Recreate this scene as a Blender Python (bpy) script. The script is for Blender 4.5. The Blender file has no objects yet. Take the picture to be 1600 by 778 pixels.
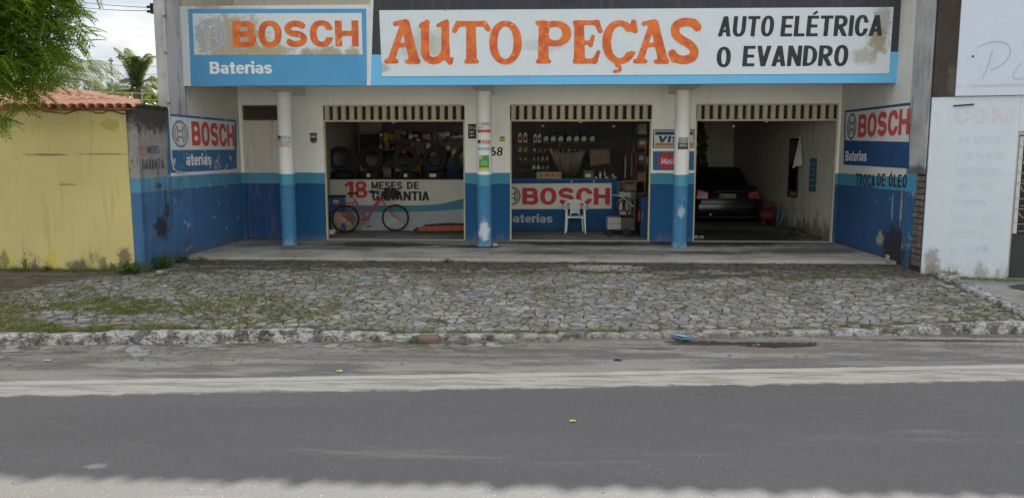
import bpy, bmesh, math, random
import numpy as np
from mathutils import Vector, Matrix
random.seed(7); rng = np.random.default_rng(7)
S = bpy.context.scene
COL = S.collection
PI = math.pi
def lin(r, g, b):
    f = lambda c: (c/255/12.92) if c/255 <= .04045 else ((c/255+.055)/1.055)**2.4
    return (f(r), f(g), f(b))

# ---------------------------------------------------------------- camera
FPX, PITCH, YAW = 1195.88, .1218, .0459
CAM = Vector((0, -17.229, 1.9224))
cd = bpy.data.cameras.new('camera'); cam = bpy.data.objects.new('camera', cd); COL.objects.link(cam)
cam.location = CAM; cam.rotation_euler = (PI/2-PITCH, 0, YAW)
cd.sensor_width = 36; cd.lens = FPX/1600*36; cd.clip_end = 5000; cd.clip_start = .1
S.camera = cam
_r = Vector((math.cos(YAW), math.sin(YAW), 0)); _h = Vector((-math.sin(YAW), math.cos(YAW), 0)); _z = Vector((0, 0, 1))
_f = _h*math.cos(PITCH)-_z*math.sin(PITCH); _u = _z*math.cos(PITCH)+_h*math.sin(PITCH)
def at(u, v, **pl):                       # point of the photograph's survey on the plane x=, y= or z=
    d = _r*((u-800)/FPX)+_u*((389-v)/FPX)+_f
    ax, val = list(pl.items())[0]; i = 'xyz'.index(ax)
    return CAM+d*((val-CAM[i])/d[i])

# ---------------------------------------------------------------- world, sun, exposure
SUN_EL, SUN_AZ = math.radians(38.4), math.radians(13.5)      # behind the shop, a little to its right
w = bpy.data.worlds.new('World'); S.world = w; w.use_nodes = True
nt = w.node_tree; nt.nodes.clear()
N = nt.nodes.new; Lk = nt.links.new
out = N('ShaderNodeOutputWorld'); bg = N('ShaderNodeBackground'); sky = N('ShaderNodeTexSky')
sky.sky_type = 'NISHITA'; sky.sun_disc = False; sky.sun_elevation = SUN_EL; sky.sun_rotation = SUN_AZ
sky.dust_density = 2.5; sky.air_density = 1.2
bg.inputs[1].default_value = .1
tc = N('ShaderNodeTexCoord'); mp = N('ShaderNodeMapping'); mp.inputs['Scale'].default_value = (1, 1, 3.2)
nz = N('ShaderNodeTexNoise'); nz.inputs['Scale'].default_value = 2.6; nz.inputs['Detail'].default_value = 7; nz.inputs['Roughness'].default_value = .55
cr = N('ShaderNodeMapRange'); cr.inputs[1].default_value = .34; cr.inputs[2].default_value = .62; cr.inputs[3].default_value = .86; cr.inputs[4].default_value = 1
nz2 = N('ShaderNodeTexNoise'); nz2.inputs['Scale'].default_value = 5; nz2.inputs['Detail'].default_value = 6
rp = N('ShaderNodeValToRGB'); rp.color_ramp.elements[0].position = .40; rp.color_ramp.elements[0].color = (4.0, 4.4, 5.0, 1)
rp.color_ramp.elements[1].position = .60; rp.color_ramp.elements[1].color = (7.3, 7.15, 6.85, 1)
mx = N('ShaderNodeMix'); mx.data_type = 'RGBA'
sx = N('ShaderNodeSeparateXYZ'); gr_ = N('ShaderNodeMapRange'); gr_.inputs[1].default_value = 0; gr_.inputs[2].default_value = 1; gr_.inputs[3].default_value = .52; gr_.inputs[4].default_value = 1.25   # an overcast sky is darker at the horizon
vs0 = N('ShaderNodeVectorMath'); vs0.operation = 'SCALE'
Lk(tc.outputs['Generated'], sx.inputs[0]); Lk(sx.outputs[2], gr_.inputs[0]); Lk(rp.outputs[0], vs0.inputs[0]); Lk(gr_.outputs[0], vs0.inputs[3])
Lk(tc.outputs['Generated'], mp.inputs[0]); Lk(mp.outputs[0], nz.inputs[0]); Lk(mp.outputs[0], nz2.inputs[0])
Lk(nz.outputs[0], cr.inputs[0]); Lk(nz2.outputs[0], rp.inputs[0]); Lk(cr.outputs[0], mx.inputs[0])
Lk(sky.outputs[0], mx.inputs[6]); Lk(vs0.outputs[0], mx.inputs[7]); Lk(mx.outputs[2], bg.inputs[0]); Lk(bg.outputs[0], out.inputs[0])
sl = bpy.data.lights.new('sun', 'SUN'); sun = bpy.data.objects.new('sun', sl); COL.objects.link(sun)
sl.energy = 5; sl.angle = math.radians(.55); sl.color = (1, .95, .86)
sd = Vector((math.sin(SUN_AZ)*math.cos(SUN_EL), math.cos(SUN_AZ)*math.cos(SUN_EL), math.sin(SUN_EL)))
sun.rotation_euler = sd.to_track_quat('Z', 'Y').to_euler(); sun.location = (0, 20, 20)
S.view_settings.view_transform = 'Standard'; S.view_settings.look = 'None'; S.view_settings.gamma = 1
S.view_settings.exposure = 1.28
S.render.engine = 'CYCLES'; S.cycles.use_denoising = True
S.cycles.max_bounces = 8; S.cycles.diffuse_bounces = 5; S.cycles.caustics_reflective = False; S.cycles.caustics_refractive = False

# ---------------------------------------------------------------- node helpers
class V:
    def __init__(s, nt, k): s.nt, s.k = nt, k
    def _m(s, op, o=None, rev=False, clamp=False):
        n = s.nt.nodes.new('ShaderNodeMath'); n.operation = op; n.use_clamp = clamp
        a, b = (o, s) if rev else (s, o)
        for i, q in enumerate((a, b)):
            if q is None: continue
            if isinstance(q, V): s.nt.links.new(q.k, n.inputs[i])
            else: n.inputs[i].default_value = q
        return V(s.nt, n.outputs[0])
    def __add__(s, o): return s._m('ADD', o)
    __radd__ = __add__
    def __sub__(s, o): return s._m('SUBTRACT', o)
    def __rsub__(s, o): return s._m('SUBTRACT', o, True)
    def __mul__(s, o): return s._m('MULTIPLY', o)
    __rmul__ = __mul__
    def __truediv__(s, o): return s._m('DIVIDE', o)
    def mn(s, o): return s._m('MINIMUM', o)
    def mxx(s, o): return s._m('MAXIMUM', o)
    def sq(s): return s._m('MULTIPLY', s)
    def sqrt(s): return s._m('SQRT')
    def absv(s): return s._m('ABSOLUTE')
    def lt(s, o): return s._m('LESS_THAN', o)
    def ramp(s, a, b):                     # 0 at a, 1 at b, smooth
        n = s.nt.nodes.new('ShaderNodeMapRange'); n.interpolation_type = 'SMOOTHSTEP'
        s.nt.links.new(s.k, n.inputs[0]); n.inputs[1].default_value = min(a, b); n.inputs[2].default_value = max(a, b)
        if a > b: n.inputs[3].default_value, n.inputs[4].default_value = 1, 0
        return V(s.nt, n.outputs[0])
class MatB:
    def __init__(s, name, rough=.85, spec=.3, metal=0, coord='pos'):
        s.m = bpy.data.materials.new(name); s.m.use_nodes = True; s.nt = s.m.node_tree
        s.b = s.nt.nodes['Principled BSDF']
        s.b.inputs['Roughness'].default_value = rough; s.b.inputs['Specular IOR Level'].default_value = spec; s.b.inputs['Metallic'].default_value = metal
        if coord == 'pos': n = s.nt.nodes.new('ShaderNodeNewGeometry'); s.P = n.outputs['Position']
        else: n = s.nt.nodes.new('ShaderNodeTexCoord'); s.P = n.outputs['Object']
        x = s.nt.nodes.new('ShaderNodeSeparateXYZ'); s.nt.links.new(s.P, x.inputs[0])
        s.x, s.y, s.z = (V(s.nt, o) for o in x.outputs)
    def noise(s, scale, detail=4, rough=.6, st=(1, 1, 1), dist=0, off=(0, 0, 0)):
        n = s.nt.nodes.new('ShaderNodeTexNoise'); n.inputs['Scale'].default_value = scale; n.inputs['Detail'].default_value = detail
        n.inputs['Roughness'].default_value = rough; n.inputs['Distortion'].default_value = dist
        m = s.nt.nodes.new('ShaderNodeMapping'); m.inputs['Scale'].default_value = st; m.inputs['Location'].default_value = off
        s.nt.links.new(s.P, m.inputs[0]); s.nt.links.new(m.outputs[0], n.inputs[0]); return V(s.nt, n.outputs[0])*1.4-.2
    def crack(s, scale, st=(1, 1, 1)):
        n = s.nt.nodes.new('ShaderNodeTexVoronoi'); n.feature = 'DISTANCE_TO_EDGE'; n.inputs['Scale'].default_value = scale
        m = s.nt.nodes.new('ShaderNodeMapping'); m.inputs['Scale'].default_value = st
        q = s.nt.nodes.new('ShaderNodeTexNoise'); q.inputs['Scale'].default_value = scale*1.5
        s.nt.links.new(s.P, m.inputs[0])
        a = s.nt.nodes.new('ShaderNodeVectorMath'); a.operation = 'MULTIPLY_ADD'; a.inputs[1].default_value = (.35/scale*3,)*3
        s.nt.links.new(q.outputs['Color'], a.inputs[0]); s.nt.links.new(m.outputs[0], a.inputs[2]); s.nt.links.new(a.outputs[0], n.inputs[0])
        return V(s.nt, n.outputs['Distance'])
    def mix(s, a, b, f):
        n = s.nt.nodes.new('ShaderNodeMix'); n.data_type = 'RGBA'
        for q, i in ((a, 6), (b, 7)):
            if isinstance(q, tuple): n.inputs[i].default_value = (*q, 1)
            else: s.nt.links.new(q, n.inputs[i])
        if isinstance(f, V): s.nt.links.new(f.k, n.inputs[0])
        else: n.inputs[0].default_value = f
        return n.outputs[2]
    def mul(s, c, f):                      # colour times a scalar
        n = s.nt.nodes.new('ShaderNodeVectorMath'); n.operation = 'SCALE'
        if isinstance(c, tuple): n.inputs[0].default_value = c
        else: s.nt.links.new(c, n.inputs[0])
        s.nt.links.new(f.k, n.inputs[3]); return n.outputs[0]
    def bump(s, h, strength=.3, dist=.01):
        n = s.nt.nodes.new('ShaderNodeBump'); n.inputs['Strength'].default_value = strength; n.inputs['Distance'].default_value = dist
        s.nt.links.new(h.k, n.inputs['Height']); s.nt.links.new(n.outputs[0], s.b.inputs['Normal'])
    def attr(s, name='tint'):
        n = s.nt.nodes.new('ShaderNodeAttribute'); n.attribute_name = name; return n.outputs['Color']
    def done(s, c, rough=None):
        if isinstance(c, tuple): s.b.inputs['Base Color'].default_value = (*c, 1)
        else: s.nt.links.new(c, s.b.inputs['Base Color'])
        if isinstance(rough, V): s.nt.links.new(rough.k, s.b.inputs['Roughness'])
        return s.m
    def blob(s, c, col, cen, rad, k=.55, nscale=8, lo=.55, hi=1.2):      # a stain with a ragged outline
        dx = [((q-o)/r) for q, o, r in zip((s.x, s.y, s.z), cen, rad) if r]
        d = dx[0].sq()
        for q in dx[1:]: d = d+q.sq()
        d = d.sqrt()+(s.noise(nscale, 6, .75)-.5)*1.7+(s.noise(nscale*5, 4, .7)-.5)*.6
        return s.mix(c, col, d.ramp(hi, lo)*k)

def plain(name, col, rough=.6, var=.12, scale=6, metal=0, spec=.4, coord='obj', dirt=None, bump=0):
    m = MatB(name, rough, spec, metal, coord)
    c = m.mul(col, m.noise(scale, 4)*(2*var)+(1-var))
    if dirt: c = m.mix(c, dirt[0], m.noise(scale*1.7, 5, .7).ramp(dirt[1], dirt[1]+.15)*dirt[2])
    if bump: m.bump(m.noise(scale*12, 3), bump, .004)
    return m.done(c)
def wallmat(name, base, var=.10, grime=(.10, .095, .085), streak=.35, low=None, chips=None, bands=None, blobs=(), bump=.25, rough=.85, mott=2.2):
    m = MatB(name, rough, .25)
    wob = (m.noise(7, 4)-.5)*.028+(m.noise(1.2, 2)-.5)*.02
    if bands:                              # [(z_top, colour), ...] from the top down
        c = base
        for zt, col in bands: c = m.mix(c, col, (m.z+wob).lt(zt))
        if isinstance(c, tuple): c = m.mul(c, m.noise(1)*0+1)
    else: c = m.mul(base, m.noise(1, 2)*0+1)
    c = m.mul(c, m.noise(mott, 6, .65)*(2*var)+(1-var))
    c = m.mul(c, m.noise(60, 4, .7)*.26+.87)
    if streak: c = m.mix(c, grime, m.noise(3.2, 7, .75, (2.4, 2.4, .22)).ramp(.50, .85)*streak*1.3)
    if chips: c = m.mix(c, chips[0], m.noise(chips[1], 5, .75).ramp(chips[2], chips[2]+.02))
    if low:                                # (z0, height, colour, strength): rising damp and splash dirt
        f = (m.z-low[0])/low[1]
        c = m.mix(c, low[2], ((m.noise(4.5, 7, .78, (1, 1, .4))*1.9-.44)-f).ramp(0, .45)*low[3])
    for b in blobs: c = m.blob(c, *b)
    m.bump(m.noise(45, 4)+m.noise(4, 3)*1.5, bump, .006)
    return m.done(c)

# ---------------------------------------------------------------- mesh helpers
class MB:
    def __init__(s): s.v, s.f, s.c = [], [], None
    def add(s, vs, fs):
        k = len(s.v); s.v += [tuple(p) for p in vs]; s.f += [tuple(i+k for i in q) for q in fs]; return s
    def box(s, x0, x1, y0, y1, z0, z1):
        x0, x1 = min(x0, x1), max(x0, x1); y0, y1 = min(y0, y1), max(y0, y1); z0, z1 = min(z0, z1), max(z0, z1)
        return s.add([(x, y, z) for z in (z0, z1) for y in (y0, y1) for x in (x0, x1)],
                     [(0, 2, 3, 1), (4, 5, 7, 6), (0, 1, 5, 4), (2, 6, 7, 3), (0, 4, 6, 2), (1, 3, 7, 5)])
    def obox(s, c, hx, hy, hz, M):         # box with half sizes, turned by matrix M, centred on c
        c = Vector(c); return s.add([c+M@Vector((x*hx, y*hy, z*hz)) for z in (-1, 1) for y in (-1, 1) for x in (-1, 1)],
                     [(0, 2, 3, 1), (4, 5, 7, 6), (0, 1, 5, 4), (2, 6, 7, 3), (0, 4, 6, 2), (1, 3, 7, 5)])
    def tube(s, pts, r, n=8, caps=True, closed=False):
        pts = [Vector(p) for p in pts]; m = len(pts); rr = r if isinstance(r, (list, tuple)) else [r]*m
        k = len(s.v); up = None
        for i, p in enumerate(pts):
            if closed: t = pts[(i+1) % m]-pts[i-1]
            else: t = pts[min(i+1, m-1)]-pts[max(i-1, 0)]
            t.normalize()
            if up is None: up = t.orthogonal().normalized()
            up = (up-t*up.dot(t)); up = up.normalized() if up.length > 1e-5 else t.orthogonal().normalized()
            q = t.cross(up)
            for j in range(n):
                a = 2*PI*j/n; s.v.append(tuple(p+(up*math.cos(a)+q*math.sin(a))*rr[i]))
        for i in range(m if closed else m-1):
            for j in range(n):
                a, b = k+i*n+j, k+i*n+(j+1) % n; i2 = ((i+1) % m)
                s.f.append((a, b, k+i2*n+(j+1) % n, k+i2*n+j))
        if caps and not closed:
            s.f.append(tuple(k+j for j in range(n))[::-1]); s.f.append(tuple(k+(m-1)*n+j for j in range(n)))
        return s
    def lathe(s, prof, c=(0, 0, 0), n=16, axis='z', close=False):
        k = len(s.v); c = Vector(c); m = len(prof)
        for r, h in prof:
            for j in range(n):
                a = 2*PI*j/n; p = (r*math.cos(a), r*math.sin(a), h)
                if axis == 'y': p = (p[0], p[2], p[1])
                if axis == 'x': p = (p[2], p[0], p[1])
                s.v.append(tuple(c+Vector(p)))
        for i in range(m if close else m-1):
            for j in range(n):
                i2 = (i+1) % m
                s.f.append((k+i*n+j, k+i*n+(j+1) % n, k+i2*n+(j+1) % n, k+i2*n+j))
        if not close:
            s.f.append(tuple(k+j for j in range(n))[::-1]); s.f.append(tuple(k+(m-1)*n+j for j in range(n)))
        return s
    def prism(s, poly, d0, d1, plane='xz'):  # outline extruded along the missing axis
        n = len(poly)
        def P(a, b, d): return {'xz': (a, d, b), 'xy': (a, b, d), 'yz': (d, a, b)}[plane]
        return s.add([P(a, b, d) for d in (d0, d1) for a, b in poly],
                     [tuple(range(n))[::-1], tuple(range(n, 2*n))]+[(i, (i+1) % n, n+(i+1) % n, n+i) for i in range(n)])
    def quad(s, a, b, c, d): return s.add([a, b, c, d], [(0, 1, 2, 3)])
    def move(s, M): s.v = [tuple(M@Vector(p)) for p in s.v]; return s
    def build(s, name, mat, parent=None, smooth=False, world=False, bevel=0, tint=None, **props):
        vs = s.v
        if parent is not None and world:
            L = Vector(); q = parent
            while q is not None: L += Vector(q.location); q = q.parent
            vs = [(x-L.x, y-L.y, z-L.z) for x, y, z in vs]
        me = bpy.data.meshes.new(name); me.from_pydata(vs, [], s.f); me.update()
        bm = bmesh.new(); bm.from_mesh(me); bmesh.ops.recalc_face_normals(bm, faces=bm.faces)
        if bevel: bmesh.ops.bevel(bm, geom=[e for e in bm.edges if len(e.link_faces) == 2 and e.calc_face_angle(0) > .6], offset=bevel, segments=2, profile=.6, affect='EDGES')
        bm.to_mesh(me); bm.free()
        if smooth:
            for p in me.polygons: p.use_smooth = True
            try: me.set_sharp_from_angle(angle=math.radians(42))
            except Exception: pass
        if tint is not None:
            a = me.color_attributes.new('tint', 'FLOAT_COLOR', 'POINT')
            a.data.foreach_set('color', np.asarray(tint, dtype=np.float32).ravel())
        me.materials.append(mat)
        o = bpy.data.objects.new(name, me); COL.objects.link(o); o.parent = parent
        for k, v in props.items(): o[k] = v
        return o
def thing(name, label, cat, loc=(0, 0, 0), rz=0, group=None):
    o = bpy.data.objects.new(name, None); COL.objects.link(o); o.empty_display_size = .1
    o.location = loc; o.rotation_euler = (0, 0, rz); o['label'] = label; o['category'] = cat
    if group: o['group'] = group
    return o
def tag(o, label, cat, group=None):
    o['label'] = label; o['category'] = cat
    if group: o['group'] = group
    return o
def dup(o, loc=None, rz=None, label=None, parent=None):
    kids = list(o.children)
    c = o.copy(); COL.objects.link(c); c.parent = parent
    if loc is not None: c.location = loc
    if rz is not None: c.rotation_euler = (0, 0, rz)
    if label: c['label'] = label
    for k in kids: dup(k, parent=c)
    return c
def bez(p, n=12):
    p = [Vector(q) for q in p]; o = []
    for i in range(n+1):
        t = i/n; q = p[:]
        while len(q) > 1: q = [q[j]*(1-t)+q[j+1]*t for j in range(len(q)-1)]
        o.append(q[0])
    return o

# ---------------------------------------------------------------- lettering: painted glyph outlines
def g_box(xa, xb, ya, yb): return lambda X, Y: np.maximum.reduce([xa-X, X-xb, ya-Y, Y-yb])
def g_seg(p, q, w1, w2=None):
    w2 = w1 if w2 is None else w2
    (ax, ay), (bx, by) = p, q; L = math.hypot(bx-ax, by-ay); dx, dy = (bx-ax)/L, (by-ay)/L
    def f(X, Y):
        t = (X-ax)*dx+(Y-ay)*dy; s = np.abs(-(X-ax)*dy+(Y-ay)*dx); h = (w1+(w2-w1)*np.clip(t/L, 0, 1))/2
        return np.maximum.reduce([s-h, -t, t-L])
    return f
def g_cap(p, q, w1, w2=None):
    w2 = w1 if w2 is None else w2
    (ax, ay), (bx, by) = p, q; L = math.hypot(bx-ax, by-ay)+1e-9; dx, dy = (bx-ax)/L, (by-ay)/L
    def f(X, Y):
        t = np.clip(((X-ax)*dx+(Y-ay)*dy)/L, 0, 1)
        return np.hypot(X-ax-t*dx*L, Y-ay-t*dy*L)-(w1+(w2-w1)*t)/2
    return f
def g_path(pts, w, butt=True):
    fs = [g_seg(pts[i], pts[i+1], w) for i in range(len(pts)-1)]
    fs += [g_cap(p, p, w) for p in (pts[1:-1] if butt else pts)]
    return lambda X, Y: np.minimum.reduce([f(X, Y) for f in fs])
def se(X, Y, cx, cy, rx, ry, n): return ((np.abs((X-cx)/rx)**n+np.abs((Y-cy)/ry)**n)**(1/n)-1)*min(rx, ry)
def g_ring(cx, cy, rx, ry, wx, wy, n=2.3): return lambda X, Y: np.maximum(se(X, Y, cx, cy, rx, ry, n), -se(X, Y, cx, cy, rx-wx, ry-wy, n))
def g_D(xa, xb, ya, yb, w, h):
    def sh(X, Y, xa, xb, ya, yb):
        ry = (yb-ya)/2; rx = min(ry*1.0, (xb-xa)*.8); cy = (ya+yb)/2
        return np.maximum(xa-X, np.minimum(se(X, Y, xb-rx, cy, rx, ry, 2.3), np.maximum.reduce([X-(xb-rx), ya-Y, Y-yb])))
    return lambda X, Y: np.maximum(sh(X, Y, xa, xb, ya, yb), -sh(X, Y, xa+w, xb-w, ya+h, yb-h))
def arc(cx, cy, rx, ry, a0, a1, n=14): return [(cx+rx*math.cos(math.radians(a0+(a1-a0)*i/n)), cy+ry*math.sin(math.radians(a0+(a1-a0)*i/n))) for i in range(n+1)]
def U(*f): return lambda X, Y: np.minimum.reduce([q(X, Y) for q in f])
def minus(a, b): return lambda X, Y: np.maximum(a(X, Y), -b(X, Y))
def clip01(f): return lambda X, Y: np.maximum.reduce([f(X, Y), -Y, Y-1])
STY = {'heavy': (.92, .27, .21), 'bold': (.72, .23, .19), 'cond': (.55, .18, .15), 'brush': (.58, .17, .15), 'thin': (.6, .15, .13)}
def glyph(ch, sty):
    g, w, h = STY[sty]
    if ch == ' ': return None, g*.5
    if ch in 'ÇÉÓ':
        f, a = glyph({'Ç': 'C', 'É': 'E', 'Ó': 'O'}[ch], sty)
        return (U(f, g_path([(g*.5, 0), (g*.42, -.2)], w*.6)) if ch == 'Ç' else U(f, g_seg((g*.4, 1.05), (g*.7, 1.2), w*.5, w*.7))), a
    if ch.islower():
        q = .73; g = g*.82; r = q/2
        if ch == 'a': return U(minus(g_ring(g*.5, q*.5, g*.5, r, w*.9, h*.85), g_box(-1, g*.5, q*.55, q*.74)), g_box(g-w*.95, g, 0, q*.7), g_box(g*.2, g-w*.5, q*.42, q*.42+h*.7)), g
        if ch in 'es': 
            if ch == 'e': return U(minus(g_ring(g*.5, r, g*.5, r, w*.9, h*.85), g_box(g*.5, 2, q*.26, q*.42)), g_box(w*.5, g*.9, q*.42, q*.42+h*.7)), g
            k = (q-h*.85)/4; rx = g/2-w*.42
            return g_path(arc(g/2, q-h*.42-k, rx, k, 25, 270)[:-1]+arc(g/2, h*.42+k, rx, k, 90, -155), h*.95), g
        if ch == 't': return U(g_box(g*.2, g*.2+w*.95, .02, .95), g_box(0, g*.75, q-h*.85, q), g_box(g*.25, g*.75, 0, h*.8)), g*.75
        if ch == 'r': return U(g_box(0, w*.95, 0, q), g_path(arc(g*.48, q*.55, g*.3, q*.38, 150, 50), w*.8)), g*.7
        if ch == 'i': return U(g_box(0, w*.95, 0, q), g_cap((w*.48, .92), (w*.48, .92), w*1.05)), w*.95
        if ch in 'um': return U(g_box(0, w*.9, 0, q), g_box(g-w*.9, g, 0, q), g_box(0, g, *((0, h) if ch == 'u' else (q-h, q)))), g
        if ch == 'q': return U(g_ring(g*.5, r, g*.5, r, w*.9, h*.85), g_box(g-w*.95, g, -.25, q)), g
        return g_box(0, w, 0, 1), w
    B = {
     'B': lambda: (U(g_box(0, w, 0, 1), g_D(0, g*.95, .5-h/2, 1, w, h), g_D(0, g, 0, .5+h/2, w, h)), g),
     'O': lambda: (g_ring(g/2, .5, g/2, .515, w, h), g), '0': lambda: (g_ring(g/2, .5, g/2, .515, w, h), g),
     'C': lambda: (minus(g_ring(g/2, .5, g/2, .515, w, h), g_box(g*.5, 2, .5-.14, .5+.14)), g*.97),
     'G': lambda: (U(minus(g_ring(g/2, .5, g/2, .515, w, h), g_box(g*.5, 2, .48, .64)), g_box(g*.52, g, .36, .5), g_box(g-w*.9, g, .05, .5)), g),
     'S': lambda: (g_path(arc(g/2, 1-h/2-(1-h)/4, g/2-w/2, (1-h)/4, 18, 270)[:-1]+arc(g/2, h/2+(1-h)/4, g/2-w/2, (1-h)/4, 90, -162), (w+h)/2), g),
     'H': lambda: (U(g_box(0, w, 0, 1), g_box(g-w, g, 0, 1), g_box(0, g, .5-h/2, .5+h/2)), g),
     'A': lambda: (clip01(U(g_seg((w*.45, -.02), (g*.5, 1.02), w*1.0), g_seg((g-w*.45, -.02), (g*.5, 1.02), w*1.0), g_box(g*.22, g*.78, .2, .2+h*.85))), g),
     'V': lambda: (clip01(U(g_seg((w*.45, 1.02), (g*.5, -.02), w), g_seg((g-w*.45, 1.02), (g*.5, -.02), w))), g),
     'U': lambda: (U(g_box(0, w, .35, 1), g_box(g-w, g, .35, 1), minus(g_ring(g/2, .4, g/2, .415, w, h), g_box(-1, 2, .4, 2))), g),
     'T': lambda: (U(g_box(0, g*.95, 1-h, 1), g_box(g*.475-w/2, g*.475+w/2, 0, 1)), g*.95),
     'E': lambda: (U(g_box(0, w, 0, 1), g_box(0, g*.86, 1-h, 1), g_box(0, g*.8, .5-h/2, .5+h/2), g_box(0, g*.88, 0, h)), g*.88),
     'L': lambda: (U(g_box(0, w, 0, 1), g_box(0, g*.82, 0, h)), g*.82),
     'I': lambda: (g_box(0, w, 0, 1), w),
     'P': lambda: (U(g_box(0, w, 0, 1), g_D(0, g, .4, 1, w, h)), g),
     'R': lambda: (clip01(U(g_box(0, w, 0, 1), g_D(0, g*.97, .42, 1, w, h), g_seg((g*.42, .5), (g-w*.4, -.02), w))), g),
     'D': lambda: (U(g_box(0, w, 0, 1), g_D(0, g, 0, 1, w, h)), g),
     'N': lambda: (clip01(U(g_box(0, w*.95, 0, 1), g_box(g-w*.95, g, 0, 1), g_seg((w*.4, 1.02), (g-w*.4, -.02), w))), g),
     'M': lambda: (clip01(U(g_box(0, w*.9, 0, 1), g_box(g*1.2-w*.9, g*1.2, 0, 1), g_seg((w*.4, 1.02), (g*.6, .1), w*.85), g_seg((g*1.2-w*.4, 1.02), (g*.6, .1), w*.85))), g*1.2),
     'J': lambda: (U(g_box(g-w, g, .3, 1), minus(g_ring(g/2, .35, g/2, .36, w, h), g_box(-1, 2, .35, 2))), g),
     'X': lambda: (clip01(U(g_seg((w*.5, -.02), (g-w*.5, 1.02), w), g_seg((w*.5, 1.02), (g-w*.5, -.02), w))), g),
     'Z': lambda: (clip01(U(g_box(0, g, 1-h, 1), g_box(0, g, 0, h), g_seg((w*.4, .05), (g-w*.4, .95), w))), g),
     '1': lambda: (clip01(U(g_box(g*.45, g*.45+w*1.15, 0, 1), g_seg((g*.1, .72), (g*.6, .97), w*.75))), g*.45+w*1.15),
     '8': lambda: (U(g_ring(g/2, .74, g*.45, .275, w*.9, h*.8), g_ring(g/2, .27, g*.5, .285, w*.95, h*.8)), g),
     '6': lambda: (U(g_ring(g/2, .31, g*.5, .325, w, h*.9), g_path(arc(g*.62, .45, g*.62-w*.5, .5, 180, 95), w)), g),
     '9': lambda: (U(g_ring(g/2, .69, g*.5, .325, w, h*.9), g_path(arc(g*.38, .55, g*.62-w*.5, .5, 0, -85), w)), g),
     '3': lambda: (U(g_path(arc(g*.45, .74, g*.4, .2, 140, -90), w*.9), g_path(arc(g*.45, .27, g*.42, .22, 90, -140), w*.9)), g),
     '2': lambda: (U(g_path(arc(g*.5, .72, g*.38, .22, 160, -20)+[(w*.5, h*.6)], w*.9), g_box(0, g, 0, h)), g),
     '7': lambda: (U(g_box(0, g, 1-h, 1), g_seg((g*.35, 0), (g-w*.4, .95), w)), g),
     '-': lambda: (g_box(0, g*.4, .42, .42+h), g*.4), '+': lambda: (U(g_box(0, g*.6, .42, .42+h), g_box(g*.3-w/2, g*.3+w/2, .25, .78)), g*.6)}
    return B.get(ch, B['I'])()
def march(f, x0, x1, y0, y1, cell):
    nx, ny = max(2, int((x1-x0)/cell)), max(2, int((y1-y0)/cell))
    xs = np.linspace(x0, x1, nx+1); ys = np.linspace(y0, y1, ny+1)
    X, Y = np.meshgrid(xs, ys); F = f(X, Y); vs, fs = [], []
    for j in range(ny):
        i = 0
        while i < nx:
            q = [F[j, i], F[j, i+1], F[j+1, i+1], F[j+1, i]]
            neg = sum(c < 0 for c in q)
            if neg == 0: i += 1; continue
            if neg == 4:
                k = i
                while k+1 < nx and F[j, k+2] < 0 and F[j+1, k+2] < 0: k += 1
                b = len(vs); vs += [(xs[i], ys[j]), (xs[k+1], ys[j]), (xs[k+1], ys[j+1]), (xs[i], ys[j+1])]; fs.append((b, b+1, b+2, b+3)); i = k+1; continue
            co = [(xs[i], ys[j]), (xs[i+1], ys[j]), (xs[i+1], ys[j+1]), (xs[i], ys[j+1])]; poly = []
            for a in range(4):
                b2 = (a+1) % 4
                if q[a] < 0: poly.append(co[a])
                if (q[a] < 0) != (q[b2] < 0):
                    t = q[a]/(q[a]-q[b2]); poly.append((co[a][0]+(co[b2][0]-co[a][0])*t, co[a][1]+(co[b2][1]-co[a][1])*t))
            if len(poly) > 2: b = len(vs); vs += poly; fs.append(tuple(range(b, b+len(poly))))
            i += 1
    return vs, fs
_gc = {}
def text_mb(s, sty, res=.03, gap=.12):
    x = 0; vs, fs = [], []
    for ch in s:
        k = (ch, sty, res)
        if k not in _gc:
            f, adv = glyph(ch, sty); _gc[k] = (([], []) if f is None else march(f, -.06, adv+.06, -.28, 1.26, res), adv)
        (v, q), adv = _gc[k]; b = len(vs)
        vs += [(a+x, c) for a, c in v]; fs += [tuple(i+b for i in t) for t in q]; x += adv+gap
    return vs, fs, x-gap
PD = {'y': (Vector((1, 0, 0)), Vector((0, -1, 0))), 'l': (Vector((0, 1, 0)), Vector((1, 0, 0))), 'r': (Vector((0, -1, 0)), Vector((-1, 0, 0)))}
def lay(vs, fs, o, d, n, sx, sz, off, name, mat, parent, slant=0, **pr):
    m = MB(); m.v = [tuple(o+d*(x*sx+slant*z*sz)+Vector((0, 0, z*sz))+n*off) for x, z in vs]; m.f = fs
    return m.build(name, mat, parent, world=True, **pr)
def paint_text(s, sty, side, c, u0, u1, vt, vb, mat, parent, off=.006, res=.03, gap=.12, slant=0):
    ax = 'y' if side == 'y' else 'x'
    a = at(u0, vb, **{ax: c}); b = at(u1, vb, **{ax: c}); t = at(u0, vt, **{ax: c})
    d, n = PD[side]; vs, fs, W = text_mb(s, sty, res, gap)
    return lay(vs, fs, a, d, n, abs((b-a).dot(d))/W, t.z-a.z, off, 'lettering', mat, parent, slant)
def panel(side, c, pts, th, mat, parent, name='painted_panel', off=0):   # pts are (u, v) corners; thin raised panel on the wall
    ax = 'y' if side == 'y' else 'x'; d, n = PD[side]
    P = [at(u, v, **{ax: c})+n*off for u, v in pts]; m = MB(); k = len(P)
    m.add([p for p in P]+[p+n*th for p in P], [tuple(range(k)), tuple(range(k, 2*k))[::-1]]+[(i, (i+1) % k, k+(i+1) % k, k+i) for i in range(k)])
    return m.build(name, mat, parent, world=True)

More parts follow.
